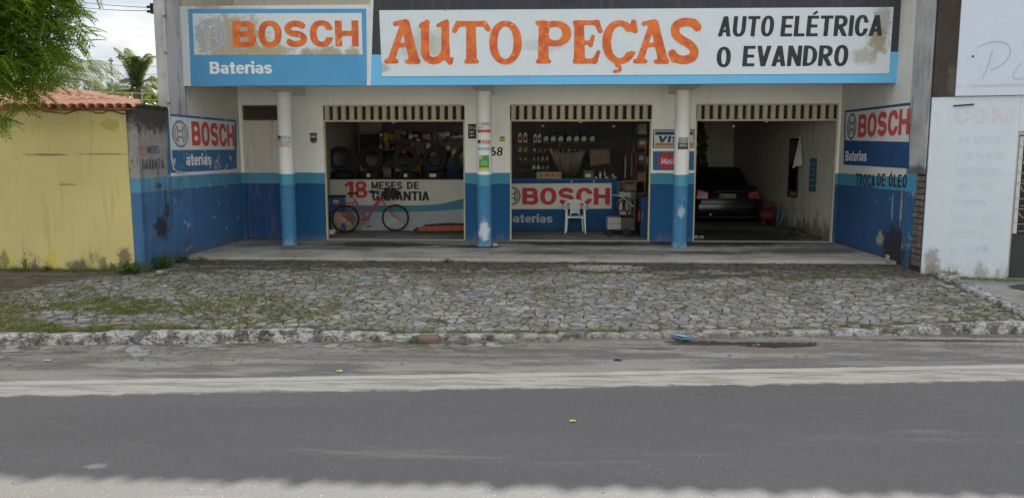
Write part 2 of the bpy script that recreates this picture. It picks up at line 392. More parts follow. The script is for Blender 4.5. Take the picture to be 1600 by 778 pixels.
# ================================================================ MATERIALS
CREAM = (.84, .85, .80); LBLUE = (.07, .28, .40); DBLUE = (.016, .095, .235); GREY = (.36, .36, .36); WHITE = (.74, .76, .78)
BANDS = [(1.53, LBLUE), (1.285, DBLUE)]
M_fac = wallmat('facade_paint', CREAM, .07, streak=.12, bands=BANDS, low=(0, .35, (.16, .17, .2), .45), chips=((.5, .52, .55), 9, .79))
M_door = wallmat('door_paint', (.60, .57, .49), .10, grime=(.25, .22, .17), streak=.5, bands=[(1.52, LBLUE), (1.28, (.015, .062, .19))], low=(0, .3, (.1, .1, .1), .4), rough=.6)
M_left = wallmat('left_wall_paint', (.60, .58, .52), .1, streak=.3, bands=[(1.53, (.085, .27, .41)), (1.285, (.045, .13, .28))], low=(-.05, .5, (.10, .11, .13), .8), chips=((.42, .46, .5), 5, .70))
M_lpil = wallmat('left_pillar_render', (.45, .45, .47), .45, grime=(.10, .10, .10), streak=1.0, bands=[(2.68, (.55, .56, .57)), (1.53, (.095, .27, .41)), (1.285, (.055, .145, .30))],
                 low=(-.1, .6, (.08, .085, .09), .9), chips=((.36, .40, .44), 4.5, .66), blobs=[((.5, .5, .5), (0, -2.95, 3.7), (0, .3, .8), .7)])
M_low = wallmat('low_wall_render', (.30, .29, .28), .3, grime=(.035, .033, .03), streak=.9, bands=[(1.53, (.10, .27, .40)), (1.285, (.06, .15, .31))], low=(-.1, .5, (.07, .08, .09), .8),
                chips=((.16, .18, .2), 4.0, .64), blobs=[((.035, .033, .03), (0, -3.85, 2.7), (0, 1.2, .42), .9), ((.03, .03, .035), (0, -3.72, .62), (0, .28, .22), .9), ((.04, .04, .045), (0, -3.5, .9), (0, .14, .13), .8), ((.05, .05, .055), (0, -3.75, 1.38), (0, .12, .06), .8)])
M_right = wallmat('right_wall_paint', (.66, .66, .63), .08, streak=.2, bands=[(1.53, LBLUE), (1.285, (.032, .095, .22))], low=(-.05, .3, (.05, .055, .06), .7), chips=((.36, .38, .36), 6, .73),
                  blobs=[((.03, .032, .035), (0, -2.95, .25), (0, .6, .42), .92), ((.42, .38, .25), (0, -2.3, .33), (0, .16, .14), .8), ((.42, .40, .3), (0, -3.1, .95), (0, .05, .35), .7), ((.4, .4, .36), (0, -2.75, .95), (0, .04, .28), .6), ((.035, .035, .035), (0, -3.1, .1), (0, .5, .5), .8)])
M_rpil = wallmat('right_pillar_render', (.42, .43, .44), .4, grime=(.13, .13, .13), streak=.9, low=(-.1, .8, (.04, .04, .04), .9), blobs=[((.08, .075, .07), (0, -3.6, 1.65), (0, .4, .1), .8)])
M_rpilp = wallmat('right_pillar_paint', (.37, .375, .38), .3, grime=(.13, .13, .13), streak=.7, bands=[(1.6, (.06, .30, .45)), (1.285, (.035, .13, .28))], low=(-.1, .9, (.035, .035, .035), .9), chips=((.3, .3, .28), 5, .62))
M_darkr = wallmat('blackened_render', (.045, .036, .032), .4, streak=.4, blobs=[((.10, .095, .085), (6.7, 0, 3.1), (.12, 0, .35), .6)])
M_brick = plain('bare_brick', (.19, .165, .14), .95, .5, 9, dirt=((.07, .065, .06), .45, .8), bump=.6, coord='pos')
M_soff = wallmat('soffit_paint', (.74, .73, .67), .08, streak=.15)
M_col = wallmat('column_paint', (.78, .78, .76), .05, streak=.08, bands=[(1.52, (.075, .30, .42)), (1.29, (.05, .19, .35))], low=(0, .3, (.5, .55, .6), .25), chips=((.62, .66, .7), 24, .70), bump=.5,
                blobs=[((.66, .7, .74), (-1.33, 0, .33), (.13, 0, .22), .75), ((.6, .64, .68), (2.8, 0, .75), (.08, 0, .12), .5)])
M_fwhite = wallmat('fascia_white', (.56, .61, .64), .05, streak=.1, grime=(.3, .27, .2),
                   blobs=[((.33, .28, .19), (-6.45, 0, 4.5), (.35, 0, .35), .75), ((.34, .29, .2), (-5.9, 0, 4.6), (.6, 0, .12), .5)])
M_fboard = wallmat('fascia_lettering_board', (.57, .635, .68), .05, streak=.12, grime=(.45, .43, .38), chips=((.4, .37, .3), 5.5, .775),
                   blobs=[((.36, .30, .2), (-6.0, 0, 4.1), (.75, 0, .5), .85), ((.38, .32, .2), (-5.3, 0, 3.87), (.5, 0, .13), .9), ((.30, .28, .2), (-4.55, 0, 3.83), (.14, 0, .12), .9), ((.30, .27, .18), (-4.15, 0, 3.84), (.28, 0, .12), .85),
                          ((.33, .29, .18), (-3.68, 0, 3.84), (.16, 0, .12), .85), ((.42, .43, .42), (-2.45, 0, 3.95), (.4, 0, .3), .7), ((.3, .3, .29), (-3.12, 0, 3.55), (.14, 0, .1), .7), ((.40, .37, .28), (-2.1, 0, 4.0), (.2, 0, .25), .55), ((.42, .42, .4), (-.1, 0, 3.95), (.5, 0, .12), .5),
                          ((.30, .29, .27), (6.08, 0, 4.35), (.16, 0, .35), .8), ((.30, .26, .16), (6.02, 0, 4.0), (.2, 0, .28), .9), ((.34, .33, .3), (5.78, 0, 3.72), (.28, 0, .16), .75)], mott=3)
M_fblue = wallmat('fascia_sky_blue', (.085, .29, .52), .12, streak=.10, grime=(.06, .2, .4), chips=((.5, .56, .6), 7, .80))
M_fblue2 = wallmat('fascia_pale_blue', (.145, .44, .72), .05, streak=.04, chips=((.6, .65, .7), 9, .80))
M_fdark = wallmat('fascia_charcoal', (.048, .05, .06), .25, streak=.3, grime=(.15, .15, .16))
def paintmat(name, col, col2, k=.5, chip=None, rough=.7):
    m = MatB(name, rough, .3); c = m.mix(col, col2, m.noise(6, 6, .7).ramp(.38, .66)*k); c = m.mul(c, m.noise(50, 2)*.2+.9)
    if chip: c = m.mix(c, chip[0], m.noise(9, 6, .75).ramp(chip[1], chip[1]+.03)*.8)
    return m.done(c)
M_orange = paintmat('weathered_orange_paint', (.66, .165, .04), (.44, .07, .03), .75, ((.75, .42, .16), .66))
M_redl = paintmat('red_lettering', (.50, .055, .06), (.42, .04, .05), .4)
M_redl2 = paintmat('faded_red_lettering', (.58, .10, .08), (.38, .05, .05), .5, ((.5, .5, .48), .70))
M_black = paintmat('black_lettering', (.028, .030, .036), (.05, .05, .055), .5, ((.3, .3, .3), .72))
M_white = paintmat('white_lettering', (.72, .76, .78), (.6, .64, .68), .5)
M_greyl = paintmat('grey_emblem_paint', (.38, .43, .52), (.32, .36, .42), .6, ((.4, .35, .26), .64))
M_dgrey = paintmat('dark_emblem_paint', (.12, .13, .14), (.16, .17, .18), .5)
M_ghost = paintmat('ghost_emblem_paint', (.20, .22, .24), (.4, .41, .41), .6)
M_sblue = wallmat('left_sign_blue', (.05, .15, .30), .12, streak=.1, chips=((.50, .53, .56), 4.2, .62))
M_sblue2 = wallmat('right_sign_blue', (.024, .08, .21), .15, streak=.15, chips=((.5, .52, .5), 7, .74))
M_swhite = wallmat('side_sign_white', (.66, .68, .68), .06, streak=.25, grime=(.35, .35, .33))
M_yel = wallmat('yellow_wall_paint', (.57, .49, .215), .14, grime=(.28, .24, .13), streak=.42, low=(-.15, .60, (.13, .12, .08), .9), chips=((.20, .18, .12), 6, .80),
                blobs=[((.14, .12, .08), (-8.55, 0, 1.93), (.42, 0, .02), .8), ((.14, .12, .08), (-7.55, 0, 1.94), (.5, 0, .016), .65), ((.16, .14, .09), (-8.25, 0, 1.42), (.2, 0, .016), .7), ((.05, .048, .04), (-7.33, 0, .16), (.13, 0, .2), .7),
                       ((.40, .30, .08), (-7.42, 0, 2.42), (.16, 0, .12), .7), ((.55, .49, .06), (-8.62, 0, .12), (.1, 0, .18), .7), ((.55, .49, .06), (-9.4, 0, .1), (.1, 0, .12), .6), ((.09, .085, .06), (-7.7, 0, .05), (.07, 0, .15), .7), ((.11, .10, .07), (-8.2, 0, .02), (.2, 0, .10), .6), ((.10, .095, .06), (-9.5, 0, .1), (.1, 0, .18), .6)], mott=1.2)
M_rend = wallmat('white_building_render', (.50, .56, .62), .05, streak=.12, grime=(.42, .42, .42), low=(-.15, .55, (.24, .2, .13), .7), chips=((.3, .26, .2), 9, .80),
                 blobs=[((.07, .06, .05), (7.33, 0, .38), (.035, 0, .035), .8), ((.16, .13, .09), (6.55, 0, .1), (.12, 0, .3), .6)])
M_rend2 = wallmat('white_upper_render', (.50, .555, .65), .04, streak=.06, chips=((.2, .18, .16), 7, .80), blobs=[((.35, .36, .38), (7.3, 0, 3.04), (.6, 0, .03), .5)])
M_terra = plain('terracotta_tile', (.74, .40, .28), .9, .25, 5, coord='pos', dirt=((.25, .13, .09), .58, .6), bump=.3)
M_slat = wallmat('slat_paint', (.54, .49, .34), .12, grime=(.14, .13, .1), streak=.4)
M_shut = plain('dark_shutter_box', (.02, .02, .028), .7, coord='pos')
M_metal = plain('dull_metal', (.3, .3, .3), .45, metal=.8)
M_dark = plain('matt_black', (.012, .012, .013), .6)
M_plast = plain('white_plastic', (.70, .71, .70), .45, .05, 8, dirt=((.45, .43, .38), .6, .4))
M_rub = plain('tyre_rubber', (.014, .014, .016), .75, .3, 8)
M_paper = plain('paper_label', (.62, .60, .52), .9)
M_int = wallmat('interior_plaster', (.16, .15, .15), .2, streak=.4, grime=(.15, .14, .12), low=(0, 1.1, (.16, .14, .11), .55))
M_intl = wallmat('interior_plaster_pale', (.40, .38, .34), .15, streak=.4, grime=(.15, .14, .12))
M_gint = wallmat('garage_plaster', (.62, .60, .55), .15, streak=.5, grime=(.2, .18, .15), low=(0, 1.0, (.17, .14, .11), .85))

def m_floor():
    m = MatB('concrete_floor', .8, .35); n = m.noise(1.3, 7, .68)
    c = m.mix((.17, .165, .155), (.34, .33, .31), (n*.5+m.noise(1.6, 6, .75, (.35, 2.2, 1), off=(0, 6, 0))*.5).ramp(.34, .60)); c = m.mul(c, m.noise(50, 4, .7)*.4+.8)
    c = m.mix(c, (.12, .115, .11), m.noise(.9, 7, .7, (.6, 1.6, 1), off=(3, 1, 0)).ramp(.56, .75)*.6)
    for cx, cy, rx, ry, k in [(-3.6, -.9, 1.0, .35, .85), (-1.55, -1.15, .5, .2, .9), (-4.6, -1.6, 1, .2, .5), (.9, -.5, 1.3, .35, .85), (1.2, -2.0, 2.0, .3, .5), (3.6, -.3, 1.2, .5, .8), (4.6, 1.2, 1.2, 1.4, .85), (5.2, -1.6, 1, .35, .6), (-5.8, -1, .8, .3, .5), (0, -2.2, .4, .15, .6), (3.4, -2.0, .7, .2, .6)]:
        c = m.blob(c, (.035, .033, .032), (cx, cy, 0), (rx, ry, 0), min(1, k*1.1), 3, .85, 1.6)
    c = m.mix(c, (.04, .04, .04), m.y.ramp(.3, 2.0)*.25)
    c = m.mix(c, (.30, .295, .28), m.y.ramp(-2.96, -3.0)*.6)
    c = m.mix(c, (.05, .05, .05), m.crack(.7).ramp(.010, .004)*.45)
    m.bump(m.noise(30, 5), .3, .008)
    return m.done(c, .62+m.noise(2, 5)*.35)
M_floor = m_floor()
def m_stone(name, k=1):
    m = MatB(name, .88, .3); c = m.attr(); c = m.mul(c, m.noise(9, 6, .7)*.65+.52); c = m.mul(c, m.noise(70, 4, .7)*.6+.7)
    c = m.mix(c, (.085, .095, .035), m.noise(7, 6, .75, off=(4, 0, 0)).ramp(.60, .78)*.6); c = m.mix(c, (.17, .145, .115), m.noise(2.0, 6, .72, (.7, 1.6, 1), off=(8, 8, 0)).ramp(.45, .7)*.5)
    # mould and spilt oil in front of the step, drifts of soil
    edge = (m.y+3.1)/2.5
    c = m.mix(c, (.045, .042, .036), ((m.noise(1.3, 7, .75, (.6, 1.5, 1))*1.6-.16)+edge).ramp(.08, .34)*.88)
    c = m.mix(c, (.115, .10, .07), (m.noise(1.1, 6, .7, off=(5, 2, 0))*.6+m.noise(14, 5, .75)*.4).ramp(.50, .62)*.75)
    c = m.blob(c, (.30, .29, .26), (1.0, -3.6, 0), (.75, .3, 0), .9, 5)
    c = m.blob(c, (.34, .27, .17), (1.25, -4.3, 0), (.5, .2, 0), .5, 5)
    c = m.blob(c, (.23, .21, .19), (-1.0, -4.6, 0), (1.6, .5, 0), .35, 5)
    m.bump(m.noise(38, 5, .7)+m.noise(9, 3), .6, .012); return m.done(c)
M_stone = m_stone('paving_stone')
def m_bed():
    m = MatB('joint_soil', .95, .1); c = m.mix((.055, .05, .042), (.17, .155, .13), m.noise(5, 6, .7).ramp(.40, .55)); c = m.mix(c, (.07, .088, .028), m.noise(2.2, 6, .7).ramp(.42, .62)*.75)
    c = m.mix(c, (.03, .028, .024), m.y.ramp(-4.6, -3.7)*.8)
    m.bump(m.noise(40, 4), .8, .02); return m.done(c)
M_bed = m_bed()
def m_kerb():
    m = MatB('limewashed_stone', .9, .2); n = m.noise(6, 7, .75)
    c = m.mix((.16, .155, .145), (.50, .50, .495), n.ramp(.38, .60)); c = m.mul(c, m.noise(60, 3)*.35+.8)
    c = m.mix(c, (.34, .33, .32), ((m.x-1.2).absv()/3.0).ramp(1.3, .3)*(m.noise(3, 5).ramp(.3, .55))*.85)
    c = m.mix(c, (.04, .038, .033), m.crack(4.5).ramp(.022, .006)*.9); c = m.mix(c, (.07, .07, .045), m.noise(2.4, 6, .7, off=(2, 0, 0)).ramp(.60, .70)*.7)
    m.bump(m.noise(14, 5, .7)*1.4+m.crack(4.5).ramp(0, .05)*.5, .9, .03); return m.done(c)
M_kerb = m_kerb()
def m_road():
    m = MatB('road_surface', .82, .3)
    t = m.y-(m.x*.105-9.434)
    wob = (m.noise(3.5, 6, .7)-.5)
    asp = m.mul((.100, .098, .100), m.noise(.5, 5, .6, (.35, 1.6, 1))*.35+.83); asp = m.mul(asp, m.noise(75, 5, .8)*1.0+.5)
    asp = m.mix(asp, (.40, .39, .37), m.noise(60, 1).ramp(.83, .87)*.7); asp = m.mix(asp, (.06, .06, .06), m.noise(8, 5, .7, (.3, 3, 1), off=(9, 3, 0)).ramp(.66, .8)*.35)
    asp = m.mix(asp, (.21, .20, .19), m.noise(1.2, 6, .7, (.25, 2, 1)).ramp(.60, .78)*.45)
    sand = m.mix((.385, .36, .325), (.25, .23, .205), m.noise(4, 7, .72, (.35, 3, 1)).ramp(.42, .62)); sand = m.mul(sand, m.noise(90, 3)*.35+.82)
    line = m.mix((.42, .395, .365), (.34, .32, .30), m.noise(5, 5, .7, (.5, 2, 1)).ramp(.5, .65))
    patch = m.mix((.125, .12, .118), (.25, .235, .215), m.noise(1.4, 7, .7, (.35, 1.8, 1), off=(1, 4, 0)).ramp(.40, .60)); patch = m.mul(patch, m.noise(110, 3)*.45+.78)
    dirt = m.mix((.23, .205, .18), (.085, .074, .062), m.noise(5, 7, .78, (.5, 2.4, 1)).ramp(.38, .62)); dirt = m.mul(dirt, m.noise(60, 4)*.5+.75)
    c = m.mix(patch, dirt, ((t+wob*.7)-.85).ramp(-.18, .35)*((m.x+wob).ramp(1.2, -1.5)*.75+.25))
    c = m.mix(c, (.215, .208, .20), m.noise(1.0, 7, .7, (.3, 2.2, 1), off=(7, 7, 0)).ramp(.55, .66)*.6)
    c = m.mix(c, sand, (t+wob*.16).ramp(.05, .0)); c = m.mix(c, line, ((t+.03).absv()+wob*.06).ramp(.075, .05)*.8)
    c = m.mix(c, (.10, .10, .10), ((t+.12).absv()+wob*.03).ramp(.016, .006)*.55)
    c = m.mix(c, asp, (t+.50+m.x*.009+wob*.22).ramp(.05, -.05))
    wet = None
    for cx, cy, rx, ry in [(2.80, -8.10, .50, .15), (2.1, -8.06, .7, .085), (1.75, -7.99, .35, .06)]:
        d = (((m.x-cx)/rx).sq()+((m.y-cy-.09*(m.x-cx))/ry).sq()).sqrt()+(m.noise(6, 4)-.5)*1.1
        f = d.ramp(1.1, .8); wet = f if wet is None else wet.mxx(f)
    c = m.mix(c, (.022, .019, .017), wet*.9)
    c = m.blob(c, (.17, .135, .105), (2.6, -8.38, 0), (1.0, .13, 0), .9, 4)
    c = m.blob(c, (.05, .045, .04), (4.9, -7.78, 0), (1.1, .08, 0), .95, 6); c = m.blob(c, (.08, .07, .06), (5.5, -7.55, 0), (.9, .05, 0), .8, 6)
    c = m.blob(c, (.055, .055, .055), (1.25, -8.35, 0), (.3, .06, 0), .8, 8); c = m.blob(c, (.30, .3, .3), (-3.3, -12.0, 0), (.09, .05, 0), .5, 12)
    c = m.blob(c, (.09, .07, .055), (-1.3, -8.2, 0), (.8, .12, 0), .8, 6)
    h = m.noise(150, 3)*.5+m.noise(12, 5, .7, (.6, 1.4, 1))*(t.ramp(-.5, .2)*2.2+.2)
    m.bump(h, .5, .012); return m.done(c, .85-wet*.6)
M_road = m_road()
def m_earth():
    m = MatB('earth', .95, .1); c = m.mix((.16, .13, .09), (.10, .12, .05), m.noise(.6, 6).ramp(.4, .6)); c = m.mul(c, m.noise(12, 4)*.4+.8); return m.done(c)
M_earth = m_earth()
def m_leafp(name, a, b, tr=.35, sc=1.5):
    m = MatB(name, .55, .3); c = m.mix(a, b, m.noise(sc, 3).ramp(.35, .65)); c = m.mul(c, m.noise(30, 2)*.5+.75); m.done(c)
    t = m.nt.nodes.new('ShaderNodeBsdfTranslucent'); mxn = m.nt.nodes.new('ShaderNodeMixShader'); mxn.inputs[0].default_value = tr
    o = m.nt.nodes['Material Output']; t.inputs[0].default_value = (b[0]*2.2, b[1]*2.0, b[2]*1.2, 1)
    m.nt.links.new(m.b.outputs[0], mxn.inputs[1]); m.nt.links.new(t.outputs[0], mxn.inputs[2]); m.nt.links.new(mxn.outputs[0], o.inputs[0]); return m.m
M_neem = m_leafp('neem_leaf', (.075, .155, .022), (.17, .265, .035), .5)
M_palm = m_leafp('palm_leaf', (.05, .085, .03), (.10, .13, .05), .2)
M_bush = m_leafp('bush_leaf', (.045, .075, .02), (.08, .11, .03), .25)
M_weed = m_leafp('weed_leaf', (.05, .12, .025), (.08, .17, .035), .3, 6)
M_grass = m_leafp('verge_grass', (.085, .13, .035), (.17, .175, .065), .3, 2)
M_cas = m_leafp('casuarina_needle', (.12, .15, .13), (.16, .19, .16), .2, .3)
M_bark = plain('bark', (.14, .11, .085), .95, .3, 5, coord='pos', bump=.8)

# ================================================================ GROUND
def Yk(x): return -7.79+.095*x
def sm(a, b, t): t = min(1, max(0, (t-a)/(b-a))); return t*t*(3-2*t)
def hk(x): return -.215-.075*(sm(-3.2, -1.2, x)-sm(3.6, 5.2, x))
def gz(x, y):
    t = max(0, min(1, (y+3.06)/(Yk(x)+3.06))); return -.05+(hk(x)+.05)*t
m = MB(); m.quad((-1500, -1500, -.42), (1500, -1500, -.42), (1500, 3000, -.42), (-1500, 3000, -.42)); m.build('ground', M_earth, kind='structure')
m = MB(); m.add([(-60, -24, -.34), (60, -24, -.34), (60, Yk(60)-.02, -.34), (-60, Yk(-60)-.02, -.34)], [(0, 1, 2, 3)]); m.build('road', M_road, kind='structure')
m = MB(); m.box(-60, 60, -30, -24, -.42, -.2); m.build('far_pavement', plain('far_pavement_concrete', (.42, .40, .36), .9, coord='pos'), kind='structure')
# platform in front of and inside the shop
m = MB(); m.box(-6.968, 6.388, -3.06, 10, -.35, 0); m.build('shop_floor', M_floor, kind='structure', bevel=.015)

def Xr(y): return 6.62+(y+3.3)*.085
def bedgrid(x0, x1, y0f, y1f, nx, ny, dz):
    m = MB(); 
    for j in range(ny+1):
        for i in range(nx+1):
            x = x0+(x1-x0)*i/nx; y = y0f(x)+(y1f(x)-y0f(x))*j/ny; m.v.append((x, y, gz(x, y)+dz))
    for j in range(ny):
        for i in range(nx): a = j*(nx+1)+i; m.f.append((a, a+1, a+nx+2, a+nx+1))
    return m
pave = bedgrid(-14, 6.6, Yk, lambda x: -3.0, 80, 24, -.007).build('pavement', M_bed, kind='structure')

# irregular stones: one Voronoi cell each
def voronoi(x0, x1, y0, y1, sx, sy, jit):
    nx, ny = int((x1-x0)/sx)+1, int((y1-y0)/sy)+1; P = {}
    for j in range(ny):
        for i in range(nx): P[i, j] = (x0+(i+.5*(j % 2)+random.uniform(-jit, jit))*sx, y0+(j+random.uniform(-jit, jit))*sy)
    out = []
    for (i, j), (px, py) in P.items():
        poly = [(px-sx*1.4, py-sy*1.4), (px+sx*1.4, py-sy*1.4), (px+sx*1.4, py+sy*1.4), (px-sx*1.4, py+sy*1.4)]
        for di in (-2, -1, 0, 1, 2):
            for dj in (-2, -1, 0, 1, 2):
                q = P.get((i+di, j+dj))
                if not q or (di == 0 and dj == 0): continue
                mx_, my_ = (px+q[0])/2, (py+q[1])/2; nx_, ny_ = q[0]-px, q[1]-py; o = []
                for k in range(len(poly)):
                    a, b = poly[k], poly[(k+1) % len(poly)]
                    da = (a[0]-mx_)*nx_+(a[1]-my_)*ny_; db = (b[0]-mx_)*nx_+(b[1]-my_)*ny_
                    if da <= 0: o.append(a)
                    if (da < 0) != (db < 0) and abs(da-db) > 1e-9: t = da/(da-db); o.append((a[0]+(b[0]-a[0])*t, a[1]+(b[1]-a[1])*t))
                poly = o
                if len(poly) < 3: break
            if len(poly) < 3: break
        if len(poly) >= 3: out.append(((px, py), poly))
    return out
PAL = [(.24, .25, .26), (.27, .27, .26), (.20, .21, .225), (.30, .29, .265), (.22, .225, .22), (.25, .235, .21), (.19, .15, .14), (.17, .175, .19), (.33, .33, .32), (.27, .22, .16)]
WT = [8, 7, 6, 5, 5, 3, 1.6, 3, 2, .8]
def stone(m, c, poly, zf, cols, inset=.005, hi=.003, rough=1):
    n0 = len(m.v); cx, cy = c; R = [math.hypot(x-cx, y-cy) for x, y in poly]
    pts = []
    for k, (x, y) in enumerate(poly):                 # cut the corners, keep an uneven outline
        a = poly[k-1]; b = poly[(k+1) % len(poly)]
        for q, w_ in ((a, random.uniform(.04, .2)), (b, random.uniform(.04, .2))):
            px, py = x+(q[0]-x)*w_, y+(q[1]-y)*w_
            r = math.hypot(px-cx, py-cy)+1e-6; s_ = max(.3, (r-inset-random.uniform(0, .014))/r); pts.append((cx+(px-cx)*s_, cy+(py-cy)*s_))
    n = len(pts); h = hi+random.uniform(-.009, .011)*rough; tx, ty = random.uniform(-.05, .05)*rough, random.uniform(-.06, .06)*rough
    f = lambda x, y, s_, dz: (cx+(x-cx)*s_, cy+(y-cy)*s_, zf(x, y)+dz+(0 if dz < -.02 else ((x-cx)*tx+(y-cy)*ty)*s_))
    for s_, dz in ((1.0, -.05), (.99, h-.005), (.90, h+random.uniform(-.001, .001))):
        m.v += [f(x, y, s_, dz) for x, y in pts]
    for r in range(2):
        for k in range(n): a = n0+r*n+k; b = n0+r*n+(k+1) % n; m.f.append((a, b, b+n, a+n))
    m.f.append(tuple(n0+2*n+k for k in range(n)))
    col = random.choices(PAL, WT)[0]; v = random.uniform(.8, 1.2)*1.08
    cols += [(col[0]*v, col[1]*v, col[2]*v, 1)]*(3*n)
cells = []
for c, poly in voronoi(-13.6, 6.9, -9.3, -2.9, .158, .112, .5):
    x, y = c
    if x > Xr(y)-.06 or y < Yk(x)+.09 or y > (-3.16 if x > -6.9 else -4.46): continue
    if max(q[1] for q in poly) > (-3.07 if x > -6.9 else -4.39): poly = [(a, min(b, -3.07 if x > -6.9 else -4.39)) for a, b in poly]
    poly = [(min(a, Xr(b)-.01), max(b, Yk(a)+.01)) for a, b in poly]
    cells.append((c, poly))
inview = [q for q in cells if -9.0 < q[0][0] and abs((q[0][0]+.0459*(q[0][1]+17.2))/(q[0][1]+17.2)) < .69]
inview.sort(key=lambda q: q[0][1]); near = {id(q) for q in inview[:300]}
rest = MB(); rc = []
for q in cells:
    if id(q) in near:
        m = MB(); cc = []; stone(m, q[0], q[1], gz, cc); m.build('paving_stone', M_stone, pave, tint=cc)
    else: stone(rest, q[0], q[1], gz, rc)
rest.build('paving_stones', M_stone, pave, tint=rc, kind='stuff')

def rock(name, c, sx, sy, sz, mat, parent=None, seed=0, sub=3, amp=.12, rz=0, **kw):
    r = random.Random(seed); bm = bmesh.new(); bmesh.ops.create_cube(bm, size=1); bmesh.ops.subdivide_edges(bm, edges=bm.edges, cuts=sub, use_grid_fill=True)
    from mathutils import noise as mn
    for v in bm.verts:
        p = v.co.copy(); q = p.normalized()*.62; p = p.lerp(q, .22); o = Vector((seed*3.1, seed*1.7, 0))
        p += Vector((mn.noise(p*3+o), mn.noise(p*3+o+Vector((9, 0, 0))), mn.noise(p*3+o+Vector((0, 9, 0)))))*amp
        p = Vector((p.x*sx, p.y*sy, p.z*sz)); v.co = Matrix.Rotation(rz, 3, 'Z')@p+Vector(c)
    bmesh.ops.recalc_face_normals(bm, faces=bm.faces)
    me = bpy.data.meshes.new(name); bm.to_mesh(me); bm.free(); me.materials.append(mat)
    for p in me.polygons: p.use_smooth = True
    o = bpy.data.objects.new(name, me); COL.objects.link(o); o.parent = parent
    return o
# street kerb: rough limewashed stones laid end to end
kerb = MB(); kerb.add([(x, Yk(x)+dy, z) for x in (-14, 14) for dy, z in ((-.12, -.41), (-.02, -.41), (-.02, -.30), (-.12, -.30))], [(0, 1, 2, 3), (4, 5, 6, 7), (0, 1, 5, 4), (1, 2, 6, 5), (2, 3, 7, 6), (3, 0, 4, 7)])
kerb = kerb.build('kerb', M_bed, kind='structure')
x = -13.5; i = 0
while x < 13:
    L = random.uniform(.55, 1.05) if not -1.5 < x < 4.5 else random.uniform(.25, .55)
    xm = x+L/2; top = hk(xm)+random.uniform(-.012, .012)
    rock('kerb_stone', (xm, Yk(xm)-.075+random.uniform(-.012, .012), (top-.40)/2), L*1.04, .17, (top+.40)*1.12, M_kerb, kerb, seed=i, sub=4, amp=.09, rz=.095)
    x += L; i += 1
# kerb dividing the cobbles from the neighbour's pavement
dk = MB().box(6.30, 6.34, -6.9, -6.7, -.42, -.3); dk.v = dk.v; dk = dk.build('side_kerb', M_bed, kind='structure')
y = -7.15; i = 50
while y < -3.5:
    L = random.uniform(.4, .75); ym = y+L/2
    rock('kerb_stone', (Xr(ym)+.075, ym, gz(6.3, ym)-.06), .17, L*1.05, .26, M_kerb, dk, seed=i, sub=3, amp=.09, rz=-.085); y += L; i += 1
# neighbour's pavement on the right
def m_side():
    m = MatB('damp_concrete', .8, .4); c = m.mix((.17, .17, .16), (.27, .265, .25), m.noise(1.5, 7, .7).ramp(.35, .65)); c = m.mul(c, m.noise(50, 3)*.3+.85)
    c = m.blob(c, (.12, .21, .17), (7.9, -4.45, 0), (1.3, .3, 0), .6, 4)
    d = (((m.x-8.1)/.8).sq()+((m.y+5.0)/.42).sq()).sqrt()+(m.noise(3, 4)-.5)*.6; f = d.ramp(1.05, .95)
    c = m.mix(c, (.07, .065, .055), f*.9); c = m.mix(c, (.08, .09, .04), m.noise(3, 5, .7).ramp(.55, .7)*((m.y+4.2).ramp(-.5, .1))*.8)
    r = .8-f*.74; m.bump(m.noise(30, 4)*(1-f), .3, .008); return m.done(c, r)
m = bedgrid(6.45, 14, Yk, lambda x: -3.0, 20, 16, -.02); m.v = [(max(x, Xr(y)+.03) if x < 6.8 else x, y, gz(6.3, y)-.03-.02*(x-6.5)*0) for x, y, z in m.v]
m.build('side_pavement', m_side(), kind='structure')
# bare earth-stained concrete strip before the yellow wall
def m_strip():
    m = MatB('stained_concrete_strip', .95, .15); c = m.mix((.085, .07, .055), (.16, .14, .12), m.noise(3, 7, .72, (.6, 1.6, 1)).ramp(.38, .62)); c = m.mul(c, m.noise(40, 4)*.5+.75); m.bump(m.noise(14, 6, .75), .9, .03); return m.done(c)
from mathutils import noise as mno
m = MB(); nx = 60; rows = []
for i in range(nx+1):
    x = -14+i/nx*6.7; d = 2.0+.35*mno.noise(Vector((x*1.3, 0, 0)))+.2*mno.noise(Vector((x*4, 3, 0)))
    if x > -8.3: d *= max(.05, (-7.3-x)/1.0)**.7
    for j in range(9): t = j/8; yy = -4.385-d*t; m.v.append((x, yy, gz(x, yy)+.022*(1-t**6)+.012*mno.noise(Vector((x*3, yy*3, 0)))-.004*(t > .9)*4))
for i in range(nx):
    for j in range(8): a = i*9+j; m.f.append((a, a+9, a+10, a+1))
m.build('concrete_strip', m_strip(), smooth=True, kind='structure')

# grass, tufts in the joints and mats of it towards the left
gm = MB()
def tuft(x, y, z, r, n, h):
    for _ in range(n):
        a = random.uniform(0, 2*PI); d = random.uniform(0, r); bx, by = x+math.cos(a)*d, y+math.sin(a)*d; b = random.uniform(0, 2*PI); w_ = random.uniform(.003, .006); hh = h*random.uniform(.5, 1.2); ln = hh*random.uniform(.2, 1.0); c = random.uniform(0, 2*PI)
        k = len(gm.v); ex, ey = math.cos(b)*w_, math.sin(b)*w_; lx, ly = math.cos(c)*ln, math.sin(c)*ln
        gm.v += [(bx-ex, by-ey, z-.005), (bx+ex, by+ey, z-.005), (bx+ex*.7+lx*.4, by+ey*.7+ly*.4, z+hh*.6), (bx-ex*.7+lx*.4, by-ey*.7+ly*.4, z+hh*.6), (bx+lx, by+ly, z+hh)]
        gm.f += [(k, k+1, k+2, k+3), (k+3, k+2, k+4)]
cnt = 0; tries = 0
